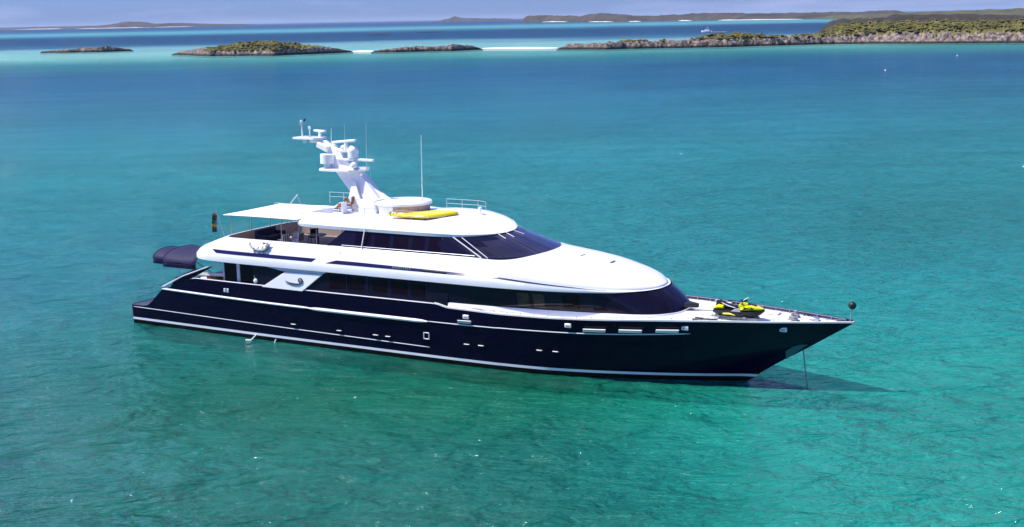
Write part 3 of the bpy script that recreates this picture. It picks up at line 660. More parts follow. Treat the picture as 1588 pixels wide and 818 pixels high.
# side above the recess, amidships and the forward hood
fwdi = [i for i, p in enumerate(LIP) if p.x >= 17.5]
rows = []
NT = 14
for i in fwdi:
    p = R3[i]; x = p.x; b_ = p.y; z0 = p.z
    zc = stab([(17, 6.72), (29, 6.72), (31.2, 6.70), (34.4, 6.46), (36.2, 6.12), (37.4, 5.80), (38.2, 5.50), (38.7, 5.28), (38.95, 5.14)], x)
    zc = max(zc, z0+.003); bl = min(1, max(0, (x-27.5)/5)); bl = bl*bl*(3-2*bl)
    row = []
    for k in range(NT+1):
        u = k/NT
        # box-like section
        if u < .35: A = Vector((x, b_-(b_-4.03)*(u/.35)**1.1, z0+(6.66-z0)*(u/.35)))
        else: A = Vector((x, 4.03*(1-(u-.35)/.65), 6.69+.03*(u-.35)))
        th = u*math.pi/2; n_ = .66+.26*max(0, min(1, (x-31)/5)); B = Vector((x, b_*math.cos(th)**n_ if k < NT else 0, z0+(zc-z0)*math.sin(th)**(.82+.18*min(1, max(0, (x-31)/5)))))
        row.append(A.lerp(B, bl))
    rows.append(row)
m = MB()
m.grid([[Vector((v.x, -v.y, v.z)) for v in r]+[v for v in reversed(r)][1:] for r in rows]); m.build('hood', MW, Y, auto=60)
HOOD = rows
# navy stripes lying in the recess
def stripe(x0, x1, sl0, sl1):
    for s in (-1, 1):
        m = MB(); ra = []; rb = []; n_ = 80
        idx = [i for i, p in enumerate(LIP) if p.x > 4.5]
        def at(R_, x):
            for i in range(len(R_)-1):
                if LIP[i].x > 4.9 and R_[i].x <= x <= R_[i+1].x: u = (x-R_[i].x)/max(1e-6, R_[i+1].x-R_[i].x); return R_[i].lerp(R_[i+1], u)
            return R_[-1]
        for k in range(n_+1):
            xa = x0+sl0+(x1+sl1-x0-sl0)*k/n_; xb = x0+(x1-x0)*k/n_
            a = at(R2, xb); b_ = at(R3, xa)
            ra.append(Vector((a.x, s*(a.y+.012), a.z+.004))); rb.append(Vector((b_.x, s*(b_.y+.012), b_.z-.004)))
        m.grid([ra, rb]); m.build('navy_stripe', MNs, Y)
stripe(8.3, 16.4, -.5, .35); stripe(17.5, 36.6, .8, .2)
# raised silver lettering on the stripe and dark air intake
for s in (-1, 1):
    for k in range(9):
        x = 22.7+k*.155; m = MB(); m.box((x, s*4.47, 5.76), (.085, .02, .11)); 
        if k in (0, 4, 7): m.box((x, s*4.472, 5.80), (.12, .02, .03))
        m.build('name_letter', MSi, Y)
    m = MB(); m.box((25.7, s*4.44, 5.70), (1.7, .05, .13)); m.build('air_intake', MK, Y, bevel=.02)
    # silver figure emblem on the aft bulwark: body, curled tail, head and wing
    bx, by = 12.2, 4.36
    m = MB(); q = lambda x, z, o_=0: Vector((bx+x, s*(by-.11*(z-5.9)+o_), z))
    spine = [(-.95, 6.42), (-.75, 6.25), (-.45, 6.14), (-.1, 6.08), (.25, 6.10), (.5, 6.22), (.62, 6.42), (.50, 6.58), (.28, 6.60)]
    for (a, b_), r_ in zip(zip(spine, spine[1:]), (.04, .07, .10, .13, .13, .11, .08, .06)): m.bar(q(*a), q(*b_), r_*.9, r_, n=8)
    m.ball(q(.24, 6.56), .10, 8); 
    for a, b_ in (((-.95, 6.42), (-1.1, 6.5)), ((-.95, 6.42), (-.85, 6.55)), ((-.5, 6.1), (-.62, 5.92)), ((-.1, 6.02), (-.2, 5.84)), ((.2, 6.05), (.25, 5.85)), ((.6, 6.4), (.78, 6.6)), ((-.3, 6.15), (-.15, 6.32)), ((.1, 6.2), (.2, 6.38))): m.bar(q(*a), q(*b_), .06, .025, n=6)
    m.build('figure_emblem', MSi, Y)

# wheelhouse / upper saloon
gb = [(17.3, 3.92), (22, 3.93), (28.4, 3.94), (29.5, 3.75), (30.5, 2.95), (31.1, 1.7), (31.35, .6), (31.35, 0)]
gt = [(18.5, 3.50), (22, 3.50), (25.6, 3.48), (26.8, 3.1), (27.5, 2.3), (28.0, 1.3), (28.2, .5), (28.2, 0)]
GA = half_ring(gb, lambda x: 6.68, 120); GB = half_ring(gt, lambda x: 7.72, 120)
m = MB(); m.grid([full([a.lerp(b_, u) for a, b_ in zip(GA, GB)]) for u in (0, .25, .5, .75, 1)]); g = m.build('upper_saloon_glass', [MG, MGw], Y, auto=60)
for pl in g.data.polygons:
    if pl.center.x > 28.3: pl.material_index = 1
m = MB(); m.prism([(17.6, -3.7, 5.77), (18.4, -3.4, 7.7), (18.4, 3.4, 7.7), (17.6, 3.7, 5.77)], (.1, 0, 0)); m.build('aft_bulkhead', MGc, Y, smooth=False)
for s in (-1, 1):
    for x0, x1 in ((19.4, 20.6), (20.9, 22.0), (22.3, 23.4), (23.7, 24.6), (24.9, 25.8)):
        V = [skin_pt(GA, GB, x, u, s, .012) for u, x in ((.12, x0), (.12, x1), (.85, x1-.05), (.85, x0-.05))]
        m = MB(); m.prism(V, (0, -s*.01, 0)); m.build('upper_window', MGp, Y, smooth=False)
    for xa, xb, r_ in ((28.7, 26.3, .038), (29.1, 26.75, .026)):
        a = min(GA, key=lambda v: abs(v.x-xa)); b_ = min(GB, key=lambda v: abs(v.x-xb))
        m = MB(); m.tube([(a.x, s*(a.y+.02), a.z), (b_.x, s*(b_.y+.02), b_.z)], r_); m.build('windscreen_pillar', MGl, Y)
for i, s in ((108, -1), (115, -1), (114, 1)):
    if True:
        a, b_ = GA[i], GB[i]; p0 = b_.lerp(a, .04)+Vector((.05, 0, .03)); p1 = b_.lerp(a, .27)+Vector((.05, 0, .04))
        m = MB(); m.tube([(p0.x, s*p0.y, p0.z), (p1.x, s*(p1.y+.15), p1.z)], .022); m.build('wiper', MW, Y)
for s in (-1, 1):
    m = MB(); m.tube([(20.07, s*4.06, 6.68), (20.15, s*3.70, 7.95)], .035); m.build('side_pole', MW, Y)

# flybridge
fl = [(13.7, 0), (13.72, 1.6), (13.9, 2.7), (14.9, 3.45), (17, 3.62), (22, 3.64), (25.2, 3.62), (26.8, 3.2), (27.65, 2.35), (28.2, 1.3), (28.42, .5), (28.42, 0)]
FL = prof(fl, 200)
gx = lambda x: 1 if x < 24.5 else max(0, 1-((x-24.5)/4.3)**1.9)
def fring(ins, z, add=0):
    o_ = []
    for p in FL:
        k = min(1, abs(p.y)/1.0); x = p.x-(ins*.9*max(0, (p.x-26)/2.75)) + (ins*1.2*max(0, (15-p.x)/1.3))
        o_.append(Vector((x, max(0, p.y-ins*k), 7.68+(z-7.68)*gx(p.x)*max(.3, min(1, .45+(p.x-13.7)/2.5)))))
    return o_
F0 = fring(.35, 7.66); F1 = fring(.0, 7.70); F2 = fring(-.04, 7.90); F3 = fring(.07, 8.13); F4 = fring(.16, 8.16)
m = MB(); m.grid([full(r) for r in (F0, F1, F2, F3, F4)]); m.build('flybridge_shell', MW, Y, auto=28)
rows = []
for p in F4:
    x = p.x; w_ = p.y; z4 = p.z; bl = min(1, max(0, (x-18.5)/4)); bl = bl*bl*(3-2*bl)
    zc = stab([(13, 8.3), (15.5, 8.45), (21, 8.55), (23.5, 8.72), (25, 8.68), (26.2, 8.42), (27.2, 8.10), (27.9, 7.86), (28.3, 7.72)], x); zc = max(zc, z4+.002)
    flat = [(1, z4), (1-.14/3.4, z4+(8.50-8.16)*gx(x)), (1-.30/3.4, z4+.43*gx(x)), (1-.46/3.4, z4+.43*gx(x)), (1-.48/3.4, min(8.42, z4+.40)), (.7, min(8.44, zc)), (.5, min(8.45, zc)), (.25, min(8.46, zc)), (0, min(8.46, zc))]
    row = []
    for k, (v, z) in enumerate(flat):
        v2 = math.cos(k/8*math.pi/2)**.8 if k < 8 else 0
        z2 = z4+(zc-z4)*math.sin(k/8*math.pi/2)**.9
        row.append(Vector((x, w_*(v+(v2-v)*bl), z+(z2-z)*bl)))
    rows.append(row)
m = MB(); m.grid([[Vector((v.x, -v.y, v.z)) for v in r]+[v for v in reversed(r)][1:] for r in rows]); m.build('flybridge_top', MW, Y, auto=50)
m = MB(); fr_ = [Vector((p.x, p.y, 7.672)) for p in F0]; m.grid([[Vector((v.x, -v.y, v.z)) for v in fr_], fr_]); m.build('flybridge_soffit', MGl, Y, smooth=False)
# grey tube put in for the shadow line of the ledge
m = MB()
for s in (-1, 1): m.tube([(p.x, s*(p.y+.012), p.z) for p in F4 if 14.2 < p.x < 26.5][::3], .018, 5)
m.build('ledge_shadow_line', MGr, Y)
# hot tub / round sun pad
def disc(m, c_, r, z0, z1, n_=40, r1=None):
    rows = [[Vector((c_[0]+math.cos(2*math.pi*k/n_)*a, c_[1]+math.sin(2*math.pi*k/n_)*a, z)) for k in range(n_)] for a, z in ((r, z0), (r1 or r, z1-.05), ((r1 or r)-.06, z1), (.01, z1))]
    m.grid(rows, closed=True)
m = MB(); disc(m, (20.6, 0), 1.6, 8.4, 9.05, r1=1.7); tub = m.build('tub_side', MWk if False else MW, Y)
m = MB(); disc(m, (20.6, 0), 1.85, 9.06, 9.24); m.build('tub_cover', MW, Y)
m = MB(); 
for k in range(14):
    a = R(-75+k*9); m.box((20.6+math.cos(a)*1.69, math.sin(a)*1.69, 8.72), (.02, .27, .62), Matrix.Rotation(a, 3, 'Z'))
m.build('tub_brown_panel', pmat('tub_brown', (.42, .29, .20), .6, var=.2, vscale=5), Y)  # brown plates round the forward starboard side of the tub
m = MB(); m.box((18.6, -.55, 8.85), (1.3, 1.5, .95)); m.box((18.2, .7, 8.8), (2.0, 1.2, .8)); m.build('mast_base', MW, Y, bevel=.08)
m = MB(); m.box((17.7, -1.32, 8.75), (.5, .02, .5)); m.build('base_grille', MGr, Y)
for x, y in ((33.2, 0), (35.2, 0)):
    m = MB(); zc_ = stab([(31.2, 6.70), (34.4, 6.46), (36.2, 6.12)], x); m.box((x, y, zc_+.01), (.62, .62, .06)); m.build('skylight', MGl, Y, bevel=.02)
for s in (-1, 1):
    pts = [(p.x, s*(p.y-.55), 0) for p in LIP if 21 < p.x < 30][::6]
    m = MB(); m.tube([(x, s*3.99, 6.80) for x in (18.5, 21, 23.5, 26, 28.3)], .018, 5)
    for x in (18.5, 20.5, 22.5, 24.5, 26.5, 28.3): m.bar((x, s*3.99, 6.68), (x, s*3.99, 6.80), .012, n=5)
    m.build('hand_rail', MStl, Y)
# low rails at the flybridge edge
for s in (-1, 1):
    for xs_ in ((12.4, 13.6, 15.0), (22.0, 23.2, 24.4, 25.3)):
        m = MB()
        yy = [2.95-(.5 if x > 24.8 else 0) for x in xs_]; z0 = 8.4
        for x, y in zip(xs_, yy): m.bar((x, s*y, z0-.1), (x, s*y, 9.05), .013)
        for z in (8.75, 9.05): m.tube([(x, s*y, z) for x, y in zip(xs_, yy)], .012)
        m.build('guard_rail', MGl, Y)
m = MB(); 
for s in (-1,): 
    for x in (18.6, 19.6, 20.6): m.bar((x, s*2.9, 8.5), (x, s*2.9, 9.05), .02)
    for z in (8.78, 9.05): m.bar((18.6, s*2.9, z), (20.6, s*2.9, z), .016)
m.build('guard_rail', MStl, Y)
m = MB()
for s in (-1, 1): m.prism([(13.9, s*2.75, 8.35), (17.0, s*2.75, 8.45), (17.0, s*2.75, 8.95), (14.3, s*2.75, 8.42)], (0, s*.05, 0))
m.build('wind_deflector', MGl, Y, smooth=False)
m = MB(); m.ball((25.75, 1.0, 8.85), .13, 10); m.bar((25.75, 1.0, 8.6), (25.75, 1.0, 8.8), .04); m.build('deck_light', MW, Y)

# aft awning over the terrace, with poles and A frame
rows = []
for i in range(17):
    u = i/16; x = 8.0+6.4*u; row = []
    for j in range(17):
        v = -1+j/8; yw = 2.95+.25*u-.25*math.sin(math.pi*u)*.5
        xx = x+(1-u)*(.55*(1-v*v)-.1)
        z = 8.02+.34*(1-abs(v)**1.6)*min(1, .25+u*1.6)+.05*u; row.append(Vector((xx, v*yw, z+(.12*abs(v)**8 if 0 else 0))))
    rows.append(row)
m = MB(); m.grid(rows); aw = m.build('terrace_awning', MCw, Y, auto=60)
sd = aw.modifiers.new('thickness', 'SOLIDIFY'); sd.thickness = .05
m = MB()
for x, y in ((8.5, -2.9), (8.5, 2.9), (8.6, -1.0), (8.6, 1.0), (13.1, -3.3), (13.1, 3.3), (16.0, -3.35), (16.0, 3.35), (10.6, 2.9)): 
    o = MB(); o.bar((x, y, 5.77 if x > 9 else 6.6), (x, y*.98, 8.05 if x < 13.5 else 7.72), .028); o.build('awning_pole', MGr, Y)
m = MB(); m.tube([(9.9, 1.5, 8.15), (10.7, 1.5, 8.95), (11.1, 1.5, 8.2)], .03); m.ball((10.7, 1.5, 8.97), .06, 8); m.build('a_frame', MStl, Y)

# mast
mast = MB()
def quadloft(sections):
    rows = []
    for (x0, x1, y, z) in sections: rows.append([Vector((x0, -y, z)), Vector((x1, -y*.7, z)), Vector((x1, y*.7, z)), Vector((x0, y, z))])
    return rows
mast.grid(quadloft([(17.55, 19.3, .62, 8.6), (17.05, 18.85, .55, 9.4), (16.2, 18.0, .5, 10.3), (15.55, 17.35, .46, 11.0)]), closed=True); MO = mast.build('mast_column', MWm, Y, bevel=.03)
m = MB(); m.prism([(16.75, -.75, 9.25), (17.7, -.75, 9.25), (17.25, -.62, 10.35), (17.0, -.6, 10.4)], (0, .1, 0)); m.prism([(17.2, -.78, 8.4), (18.2, -.78, 8.4), (17.7, -.75, 9.3), (16.8, -.75, 9.3)], (0, .1, 0)); m.build('mast_leg', MW, Y, smooth=False)
m = MB(); m.prism([(17.95, -.1, 10.15), (19.6, -.1, 9.2), (18.3, -.1, 9.2), (17.7, -.1, 9.8)], (0, .3, 0)); m.build('mast_fin', MW, Y, smooth=False)
m = MB(); m.prism([(14.35, -.5, 11.0), (14.6, -.95, 11.0), (17.0, -.95, 11.0), (17.6, -.5, 11.0), (17.6, .5, 11.0), (17.0, .95, 11.0), (14.6, .95, 11.0), (14.35, .5, 11.0)], (0, 0, .16)); m.build('lower_platform', MW, Y, smooth=False, bevel=.03)
m = MB(); m.grid(quadloft([(15.3, 17.0, .4, 11.15), (15.1, 16.2, .34, 11.8), (14.6, 15.9, .3, 12.35), (13.9, 15.0, .25, 12.75)]), closed=True)
m.prism([(13.3, -.22, 12.78), (14.4, -.22, 12.78), (15.6, -.22, 12.1), (16.4, -.22, 12.22), (16.4, -.22, 12.4), (15.3, -.22, 12.5), (14.6, -.22, 12.95), (13.4, -.22, 12.95)], (0, .44, 0)); m.build('upper_mast', MWm, Y, bevel=.03)
m = MB(); m.box((14.6, -.35, 12.55), (.9, .45, .38), Matrix.Rotation(R(20), 3, 'Y')); m.build('mast_housing', MW, Y, bevel=.06)
m = MB(); disc(m, (14.95, -.45), .48, 11.48, 12.12, 24); m.build('radar_drum', MW, Y)
m = MB(); m.bar((14.95, -.45, 11.15), (14.95, -.45, 11.5), .25); m.build('drum_pedestal', MWm, Y)
m = MB(); m.prism([(12.2, -.55, 13.0), (14.0, -.65, 13.0), (14.4, -.3, 13.0), (14.4, .3, 13.0), (14.0, .65, 13.0), (12.2, .55, 13.0)], (0, 0, .14)); m.build('upper_platform', MW, Y, smooth=False, bevel=.02)
for P0, P1, r_, nm in (((12.85, -.3, 13.1), (12.8, -.3, 14.15), .055, 'light_post'), ((13.3, -.1, 13.1), (13.3, -.1, 13.75), .05, 'light_post'), ((14.0, .1, 13.1), (14.0, .1, 13.5), .12, 'horn_post')):
    o = MB(); o.bar(P0, P1, r_, r_*.8); pst = o.build(nm, MW, Y)
    if nm == 'light_post': o = MB(); o.ball(P1, .10, 10, (1, 1, 1.3)); o.build('mast_light', MW, pst)
m = MB(); m.box((12.85, -.3, 14.0), (.35, .35, .04)); m.build('wind_vane', MGr, Y)
m = MB(); m.bar((12.95, -.2, 14.2), (13.05, -.2, 14.35), .06); m.build('anemometer', MK, Y)
m = MB(); m.box((14.0, .1, 13.55), (1.25, .25, .14), Matrix.Rotation(R(-20), 3, 'Z')); m.build('small_radar', MW, Y, bevel=.04)
m = MB(); m.ball((13.0, -.3, 12.85), .12, 8); m.build('hanging_light', MGl, Y)
m = MB(); m.box((16.25, -.3, 12.95), (2.25, .2, .17), Matrix.Rotation(R(-6), 3, 'Y') @ Matrix.Rotation(R(-12), 3, 'Z')); m.build('radar_scanner', MW, Y, bevel=.05)
m = MB(); m.bar((16.4, -.3, 12.4), (16.4, -.3, 12.9), .16, .12); m.ball((16.15, -.3, 12.55), .17, 8); m.box((16.4, -.3, 12.32), (1.1, .5, .1)); m.build('scanner_pedestal', MWm, Y)
m = MB(); m.bar((16.95, -.3, 11.9), (16.95, -.3, 12.3), .36, .36, 20); m.ball((16.95, -.3, 12.32), .37, 20, (1, 1, 1.05)); m.build('satellite_dome', MW, Y)
m = MB(); m.box((17.1, -.3, 11.78), (2.9, .26, .16)); m.build('radar_scanner', MW, Y, bevel=.05)
m = MB(); m.bar((17.1, -.3, 11.15), (17.1, -.3, 11.7), .22, .15); m.ball((17.15, -.55, 11.42), .24, 12); m.build('scanner_pedestal', MW, Y)
m = MB(); m.box((17.75, -.2, 11.25), (.5, .4, .16)); m.ball((17.6, -.4, 10.85), .12, 8); m.build('platform_light', MW, Y)
for a, b_, r_ in (((15.05, -.1, 12.3), (15.1, -.1, 13.75), .035), ((15.85, .3, 11.2), (15.9, .3, 13.95), .022), ((17.4, .5, 11.1), (17.5, .5, 14.1), .024), ((22.05, 0, 9.0), (22.1, 0, 13.5), .035), ((14.25, .2, 12.5), (14.25, .2, 13.4), .02), ((17.9, .3, 9.3), (17.85, .3, 11.2), .015)):
    o = MB(); o.bar(a, b_, r_, r_*.5); o.build('whip_antenna', MGl if r_ < .03 else MW, Y)

# navy barrel canopy over the stern stairs
def canopy(x0, x1, hw, z0, zc_, cy=0):
    rows = []; n_ = 22
    for i in range(7):
        x = x0+(x1-x0)*i/6; dr = -.10*math.sin(math.pi*i/6)
        row = [Vector((x, cy-hw-.02, z0-.36)), Vector((x, cy-hw, z0))]
        for k in range(1, n_):
            a = math.pi*k/n_; row.append(Vector((x, cy-hw*math.cos(a), z0+(zc_-z0+dr)*math.sin(a)**.85)))
        row += [Vector((x, cy+hw, z0)), Vector((x, cy+hw+.02, z0-.36))]; rows.append(row)
    return rows
for (x0, x1, hw, z0, zc_, cy) in ((1.35, 4.4, 2.1, 4.20, 4.98, -.1), (-.55, 1.7, 1.45, 4.14, 4.74, .25)):
    m = MB(); rw = canopy(x0, x1, hw, z0, zc_, cy); m.grid(rw); o = m.build('stern_canopy', MC, Y, auto=35); s1 = o.modifiers.new('t', 'SOLIDIFY'); s1.thickness = .05
    for rr in (rw[0], rw[-1]):
        h_ = MB(); h_.tube(rr[1:-1], .028, 6); h_.build('canopy_bow', MNs, o)
    h_ = MB(); h_.tube([rr[1] for rr in rw], .025, 6); h_.build('canopy_seam', MNs, o)
    if x0 < 0: q = MB(); f = rw[0]; q.prism([f[0]]+[v for v in f[1:-1]]+[f[-1]], (.04, 0, 0)); q.build('end_flap', MC, o, smooth=False)
m = MB(); 
for s in (-1, 1):
    m.bar((3.2, s*1.8, 2.76), (2.4, s*1.95, 4.3), .03); m.bar((3.2, s*1.1, 2.76), (.2, s*1.1, 4.2), .03); m.bar((3.6, s*1.6, 4.6), (5.2, s*1.6, 5.05), .03)
m.build('canopy_frame', MStl, Y)
# jackstaff at the bow and ensign staff at the stern
m = MB(); m.bar((49.75, 0, 3.95), (49.85, 0, 4.75), .03); m.build('jackstaff', MGr, Y)
m = MB(); m.bar((5.35, 0, 5.6), (4.55, 0, 7.75), .03); m.build('ensign_staff', MStl, Y)
m = MB(); m.box((49.3, 0, 3.98), (.5, .22, .12)); m.build('bow_chock', MK, Y, bevel=.03)

# ------------------------------------------------------------------ things on the yacht and round it
m = MB(); m.ball((49.86, 0, 4.93), .22, 20); m.ball((49.86, 0, 4.93), .03, 8, (1, 1, 9)); tag(m.build('anchor_ball', MK), 'black anchor ball hoisted on the short staff at the bow', 'anchor ball')
# anchor chain, with individual-looking links
m = MB(); a, b_ = Vector((47.15, 0, 2.35)), Vector((47.6, 0, -1.1)); n_ = 34
for k in range(n_):
    p = a.lerp(b_, (k+.5)/n_); d = (b_-a).normalized(); L_ = (b_-a).length/n_*.72
    sdv = Vector((0, .035, 0)) if k % 2 else Vector((.035, 0, 0))
    m.tube([p-d*L_-sdv, p+d*L_-sdv, p+d*L_+sdv, p-d*L_+sdv, p-d*L_-sdv], .014, 5)
tag(m.build('anchor_chain', MGr), 'thin dark anchor chain running down from the bow into the water', 'chain')
m = MB(); m.prism([(46.3, -.35, 1.6), (47.2, -.25, 2.3), (47.5, -.2, 2.55), (46.9, -.28, 2.5), (46.3, -.4, 2.1)], (0, .06, 0)); tag(m.build('anchor_plate', pmat('bow_plate', (.02, .10, .09), .25), Y, smooth=False))
# ensign
f_root = empty('ensign', (4.6, 0, 6.2)); tag(f_root, 'small limp dark and gold flag hanging on the stern staff', 'flag')
bands = [(0, .35, (.015, .015, .02)), (.35, .6, (.30, .17, .02)), (.6, .95, (.015, .06, .035)), (.95, 1.2, (.02, .02, .02)), (1.2, 1.38, (.25, .09, .03))]
for z0, z1, col_ in bands:
    rows = []
    for z in (z0, (z0+z1)/2, z1):
        rows.append([Vector((-.02-.36*k/6-.06*math.sin(z*3), .09*math.sin(k*1.9+z), z-.05*k/6)) for k in range(7)])
    m = MB(); m.grid(rows); o = m.build('cloth_band', pmat('flag_cloth', col_, .8), f_root); s1 = o.modifiers.new('t', 'SOLIDIFY'); s1.thickness = .012

# jet ski on the foredeck
def jetski():
    r_ = empty('jet_ski', (43.85, -1.2, 3.86), R(3)); r_.scale = (.88, .92, .85); tag(r_, 'yellow and black jet ski parked on the white foredeck', 'jet ski')
    def loft(name, secs, mat):
        rows = []
        for (x, hw, zb, zt_) in secs:
            rows.append([Vector((x, y*hw, zb+(zt_-zb)*z)) for y, z in ((0, 0), (.65, .12), (1, .55), (.92, .9), (.45, 1), (-.45, 1), (-.92, .9), (-1, .55), (-.65, .12))])
        m = MB(); m.grid(rows, closed=True); m.add([v for v in rows[0]], [tuple(range(9))]); m.add([v for v in rows[-1]], [tuple(range(9))]); return m.build(name, mat, r_, auto=40)
    loft('hull', [(-1.6, .48, .35, .62), (-1.2, .56, .2, .62), (0, .58, .15, .6), (.9, .52, .2, .66), (1.35, .34, .36, .72), (1.65, .06, .62, .78)], MK)
    loft('front_cowl', [(.0, .50, .58, .72), (.4, .52, .58, .95), (.85, .46, .62, 1.02), (1.25, .32, .66, .92), (1.58, .08, .72, .82)], MYg)
    loft('side_panel', [(-.9, .60, .30, .48), (-.5, .61, .28, .52), (-.1, .60, .28, .42)], MYg)
    loft('rear_cowl', [(-1.62, .36, .58, .74), (-1.3, .42, .58, .95), (-.95, .38, .6, .92)], MYg)
    for sd_ in (-1, 1):
        m = MB(); m.prism([(.35, sd_*.50, .74), (1.1, sd_*.40, .80), (.95, sd_*.40, .92), (.5, sd_*.48, .90)], (0, sd_*.03, .0)); m.build('cowl_vent', MK, r_, smooth=False, bevel=.01)
        m = MB(); m.prism([(-.4, sd_*.50, .60), (.25, sd_*.53, .60), (.15, sd_*.44, .86), (-.2, sd_*.36, .74)], (0, sd_*.05, 0)); m.build('footwell_panel', MGr, r_, smooth=False)
    m = MB(); m.box((.85, 0, 1.03), (.55, .30, .03), Matrix.Rotation(R(7), 3, 'Y')); m.build('storage_lid', MK, r_, bevel=.01)
    s_ = loft('seat', [(-1.5, .16, .7, 1.12), (-1.25, .22, .7, 1.2), (-.8, .2, .62, 1.02), (-.3, .2, .6, .9), (.1, .17, .6, .92)], MK)
    loft('seat_stripe', [(-1.1, .21, .98, 1.1), (-.7, .215, .8, .93), (-.2, .21, .72, .8)], MW)
    loft('console', [(.0, .2, .7, 1.0), (.3, .24, .7, 1.22), (.6, .18, .9, 1.15)], MYg)
    m = MB(); m.tube([(.12, -.42, 1.28), (.25, -.15, 1.30), (.25, .15, 1.30), (.12, .42, 1.28)], .035); m.box((.3, 0, 1.27), (.3, .3, .12)); m.build('handlebar', MK, r_)
    m = MB(); m.box((.42, 0, 1.38), (.34, .34, .05), Matrix.Rotation(R(-35), 3, 'Y')); m.build('windshield', MW, r_, bevel=.02)
    for s in (-1, 1):
        m = MB(); m.tube([(.5, s*.42, 1.0), (.35, s*.48, 1.12)], .03); m.box((.32, s*.5, 1.15), (.06, .16, .1)); m.build('mirror', MK, r_, bevel=.02)
    m = MB(); m.box((-1.25, 0, 1.02), (.5, .34, .12)); m.box((-1.5, 0, 1.14), (.1, .4, .1)); m.build('rear_grip', MGl, r_, bevel=.02)
    return r_
jetski()
m = MB()
for y in (-.3, .3): m.box((43.6, -1.15+y, 3.98), (2.6, .12, .12))
for x in (42.8, 44.3): m.box((x, -1.15, 4.04), (.14, 1.1, .10))
for x in (42.8, 44.3):
    for y in (-.42, .42): m.bar((x, -1.15+y, 4.04), (x, -1.15+y*.75, 4.24), .04)
tag(m.build('jet_ski_cradle', MGr, bevel=.01), 'low dark cradle under the yellow jet ski on the foredeck', 'cradle')
m = MB(); m.tube([(41.1, -.95, 4.12), (41.8, -1.05, 4.14), (42.4, -1.2, 4.2)], .05); m.ball((41.1, -.95, 4.12), .07, 8); tag(m.build('tow_bar', MGr), 'grey bar lying on the foredeck behind the jet ski', 'bar')
m = MB(); m.tube([(41.5, -2.35, 3.86), (41.9, -2.25, 3.9), (42.4, -2.2, 3.92), (42.9, -2.05, 3.87)], .06); tag(m.build('mooring_line', MK), 'short dark rope at the edge of the foredeck', 'rope')

# yellow inflatable on the flybridge
yl = empty('inflatable_toy', (23.3, -1.6, 8.62)); tag(yl, 'bright yellow inflatable lying on the flybridge roof beside the round tub', 'inflatable')
pl = [(-1.3, -1.25), (.2, -1.40), (.95, -1.3), (1.5, -.5), (1.85, .3), (2.0, .95), (1.2, 1.15), (.2, 1.0), (-.7, -.1)]
P = smoothpts([(a, b2, 0) for a, b2 in pl+[pl[0]]], 2)
rows = []
for ins, z in ((.06, .02), (0, .10), (.04, .22), (.10, .24), (.13, .20), (.5, .22), (.98, .23)): rows.append([Vector((v.x*(1-ins)+.4*ins, v.y*(1-ins)+.0*ins, z+.05*v.x*.3)) for v in P])
m = MB(); m.grid(rows, closed=True); m.build('float_body', MY, yl, auto=60)
m = MB(); rws = []
for ins, z in ((.1, .0), (0, .1), (.1, .2), (.5, .24), (.99, .25)):
    pts = [(-2.1, -1.05), (-1.7, -1.2), (-.7, -1.3), (-.5, -.9), (-1.0, -.75), (-1.9, -.85)]; pts = smoothpts([(a, b2, 0) for a, b2 in pts+[pts[0]]], 2)
    rws.append([Vector((v.x*(1-ins)-1.2*ins, v.y*(1-ins)-1.0*ins, z)) for v in pts])
m.grid(rws, closed=True); m.build('float_tail', MY, yl, auto=60)
for k in range(4):
    m = MB(); m.box((-1.95+k*.28, -1.02, .22), (.10, .42, .08), Matrix.Rotation(R(20), 3, 'Z')); m.build('grip_strap', MW if k % 2 else MGr, yl, bevel=.02)

# flybridge furniture
def chair(name, loc, rz, mseat, mframe, label, cat='chair', sc_=1, group=None):
    r_ = empty(name, loc, rz); tag(r_, label, cat, group)
    m = MB(); m.box((0, 0, .42*sc_), (.55, .55, .12)); m.build('seat', mseat, r_, bevel=.03)
    m = MB(); m.box((-.27, 0, .72*sc_), (.10, .55, .55), Matrix.Rotation(R(-10), 3, 'Y')); m.build('backrest', mseat, r_, bevel=.03)
    for a in (-1, 1):
        for b2 in (-1, 1): m = MB(); m.bar((a*.23, b2*.24, 0), (a*.23, b2*.24, .38*sc_), .022); m.build('leg', mframe, r_)
    for b2 in (-1, 1): m = MB(); m.box((0, b2*.29, .6*sc_), (.5, .05, .05)); m.build('armrest', mframe, r_)
    return r_
def lounger(name, loc, rz, label):
    r_ = empty(name, loc, rz); tag(r_, label, 'sun lounger')
    m = MB(); m.box((.3, 0, .28), (1.3, .6, .1)); m.build('mattress', MWh, r_, bevel=.03)
    m = MB(); m.box((-.6, 0, .46), (.75, .6, .09), Matrix.Rotation(R(32), 3, 'Y')); m.build('backrest', MWh, r_, bevel=.03)
    m = MB(); m.box((.1, 0, .2), (1.8, .56, .05)); m.build('frame', MW, r_)
    for x in (-.7, .85):
        for y in (-.25, .25): m = MB(); m.bar((x, y, 0), (x, y, .2), .025); m.build('leg', MW, r_)
chair('wicker_chair', (16.75, -1.5, 8.44), R(200), MWk, MWk, 'brown wicker armchair at the foot of the mast on the flybridge')
chair('wicker_chair', (16.9, -.6, 8.44), R(170), MWk, MWk, 'brown wicker armchair just inboard of the other by the mast foot')
lounger('sun_lounger', (15.7, -1.2, 8.40), R(180), 'white sun lounger on the flybridge aft of the wicker armchair')
m = MB(); m.box((17.25, -1.9, 8.8), (.08, .5, .8)); m.build('side_locker', MW, Y, bevel=.02)

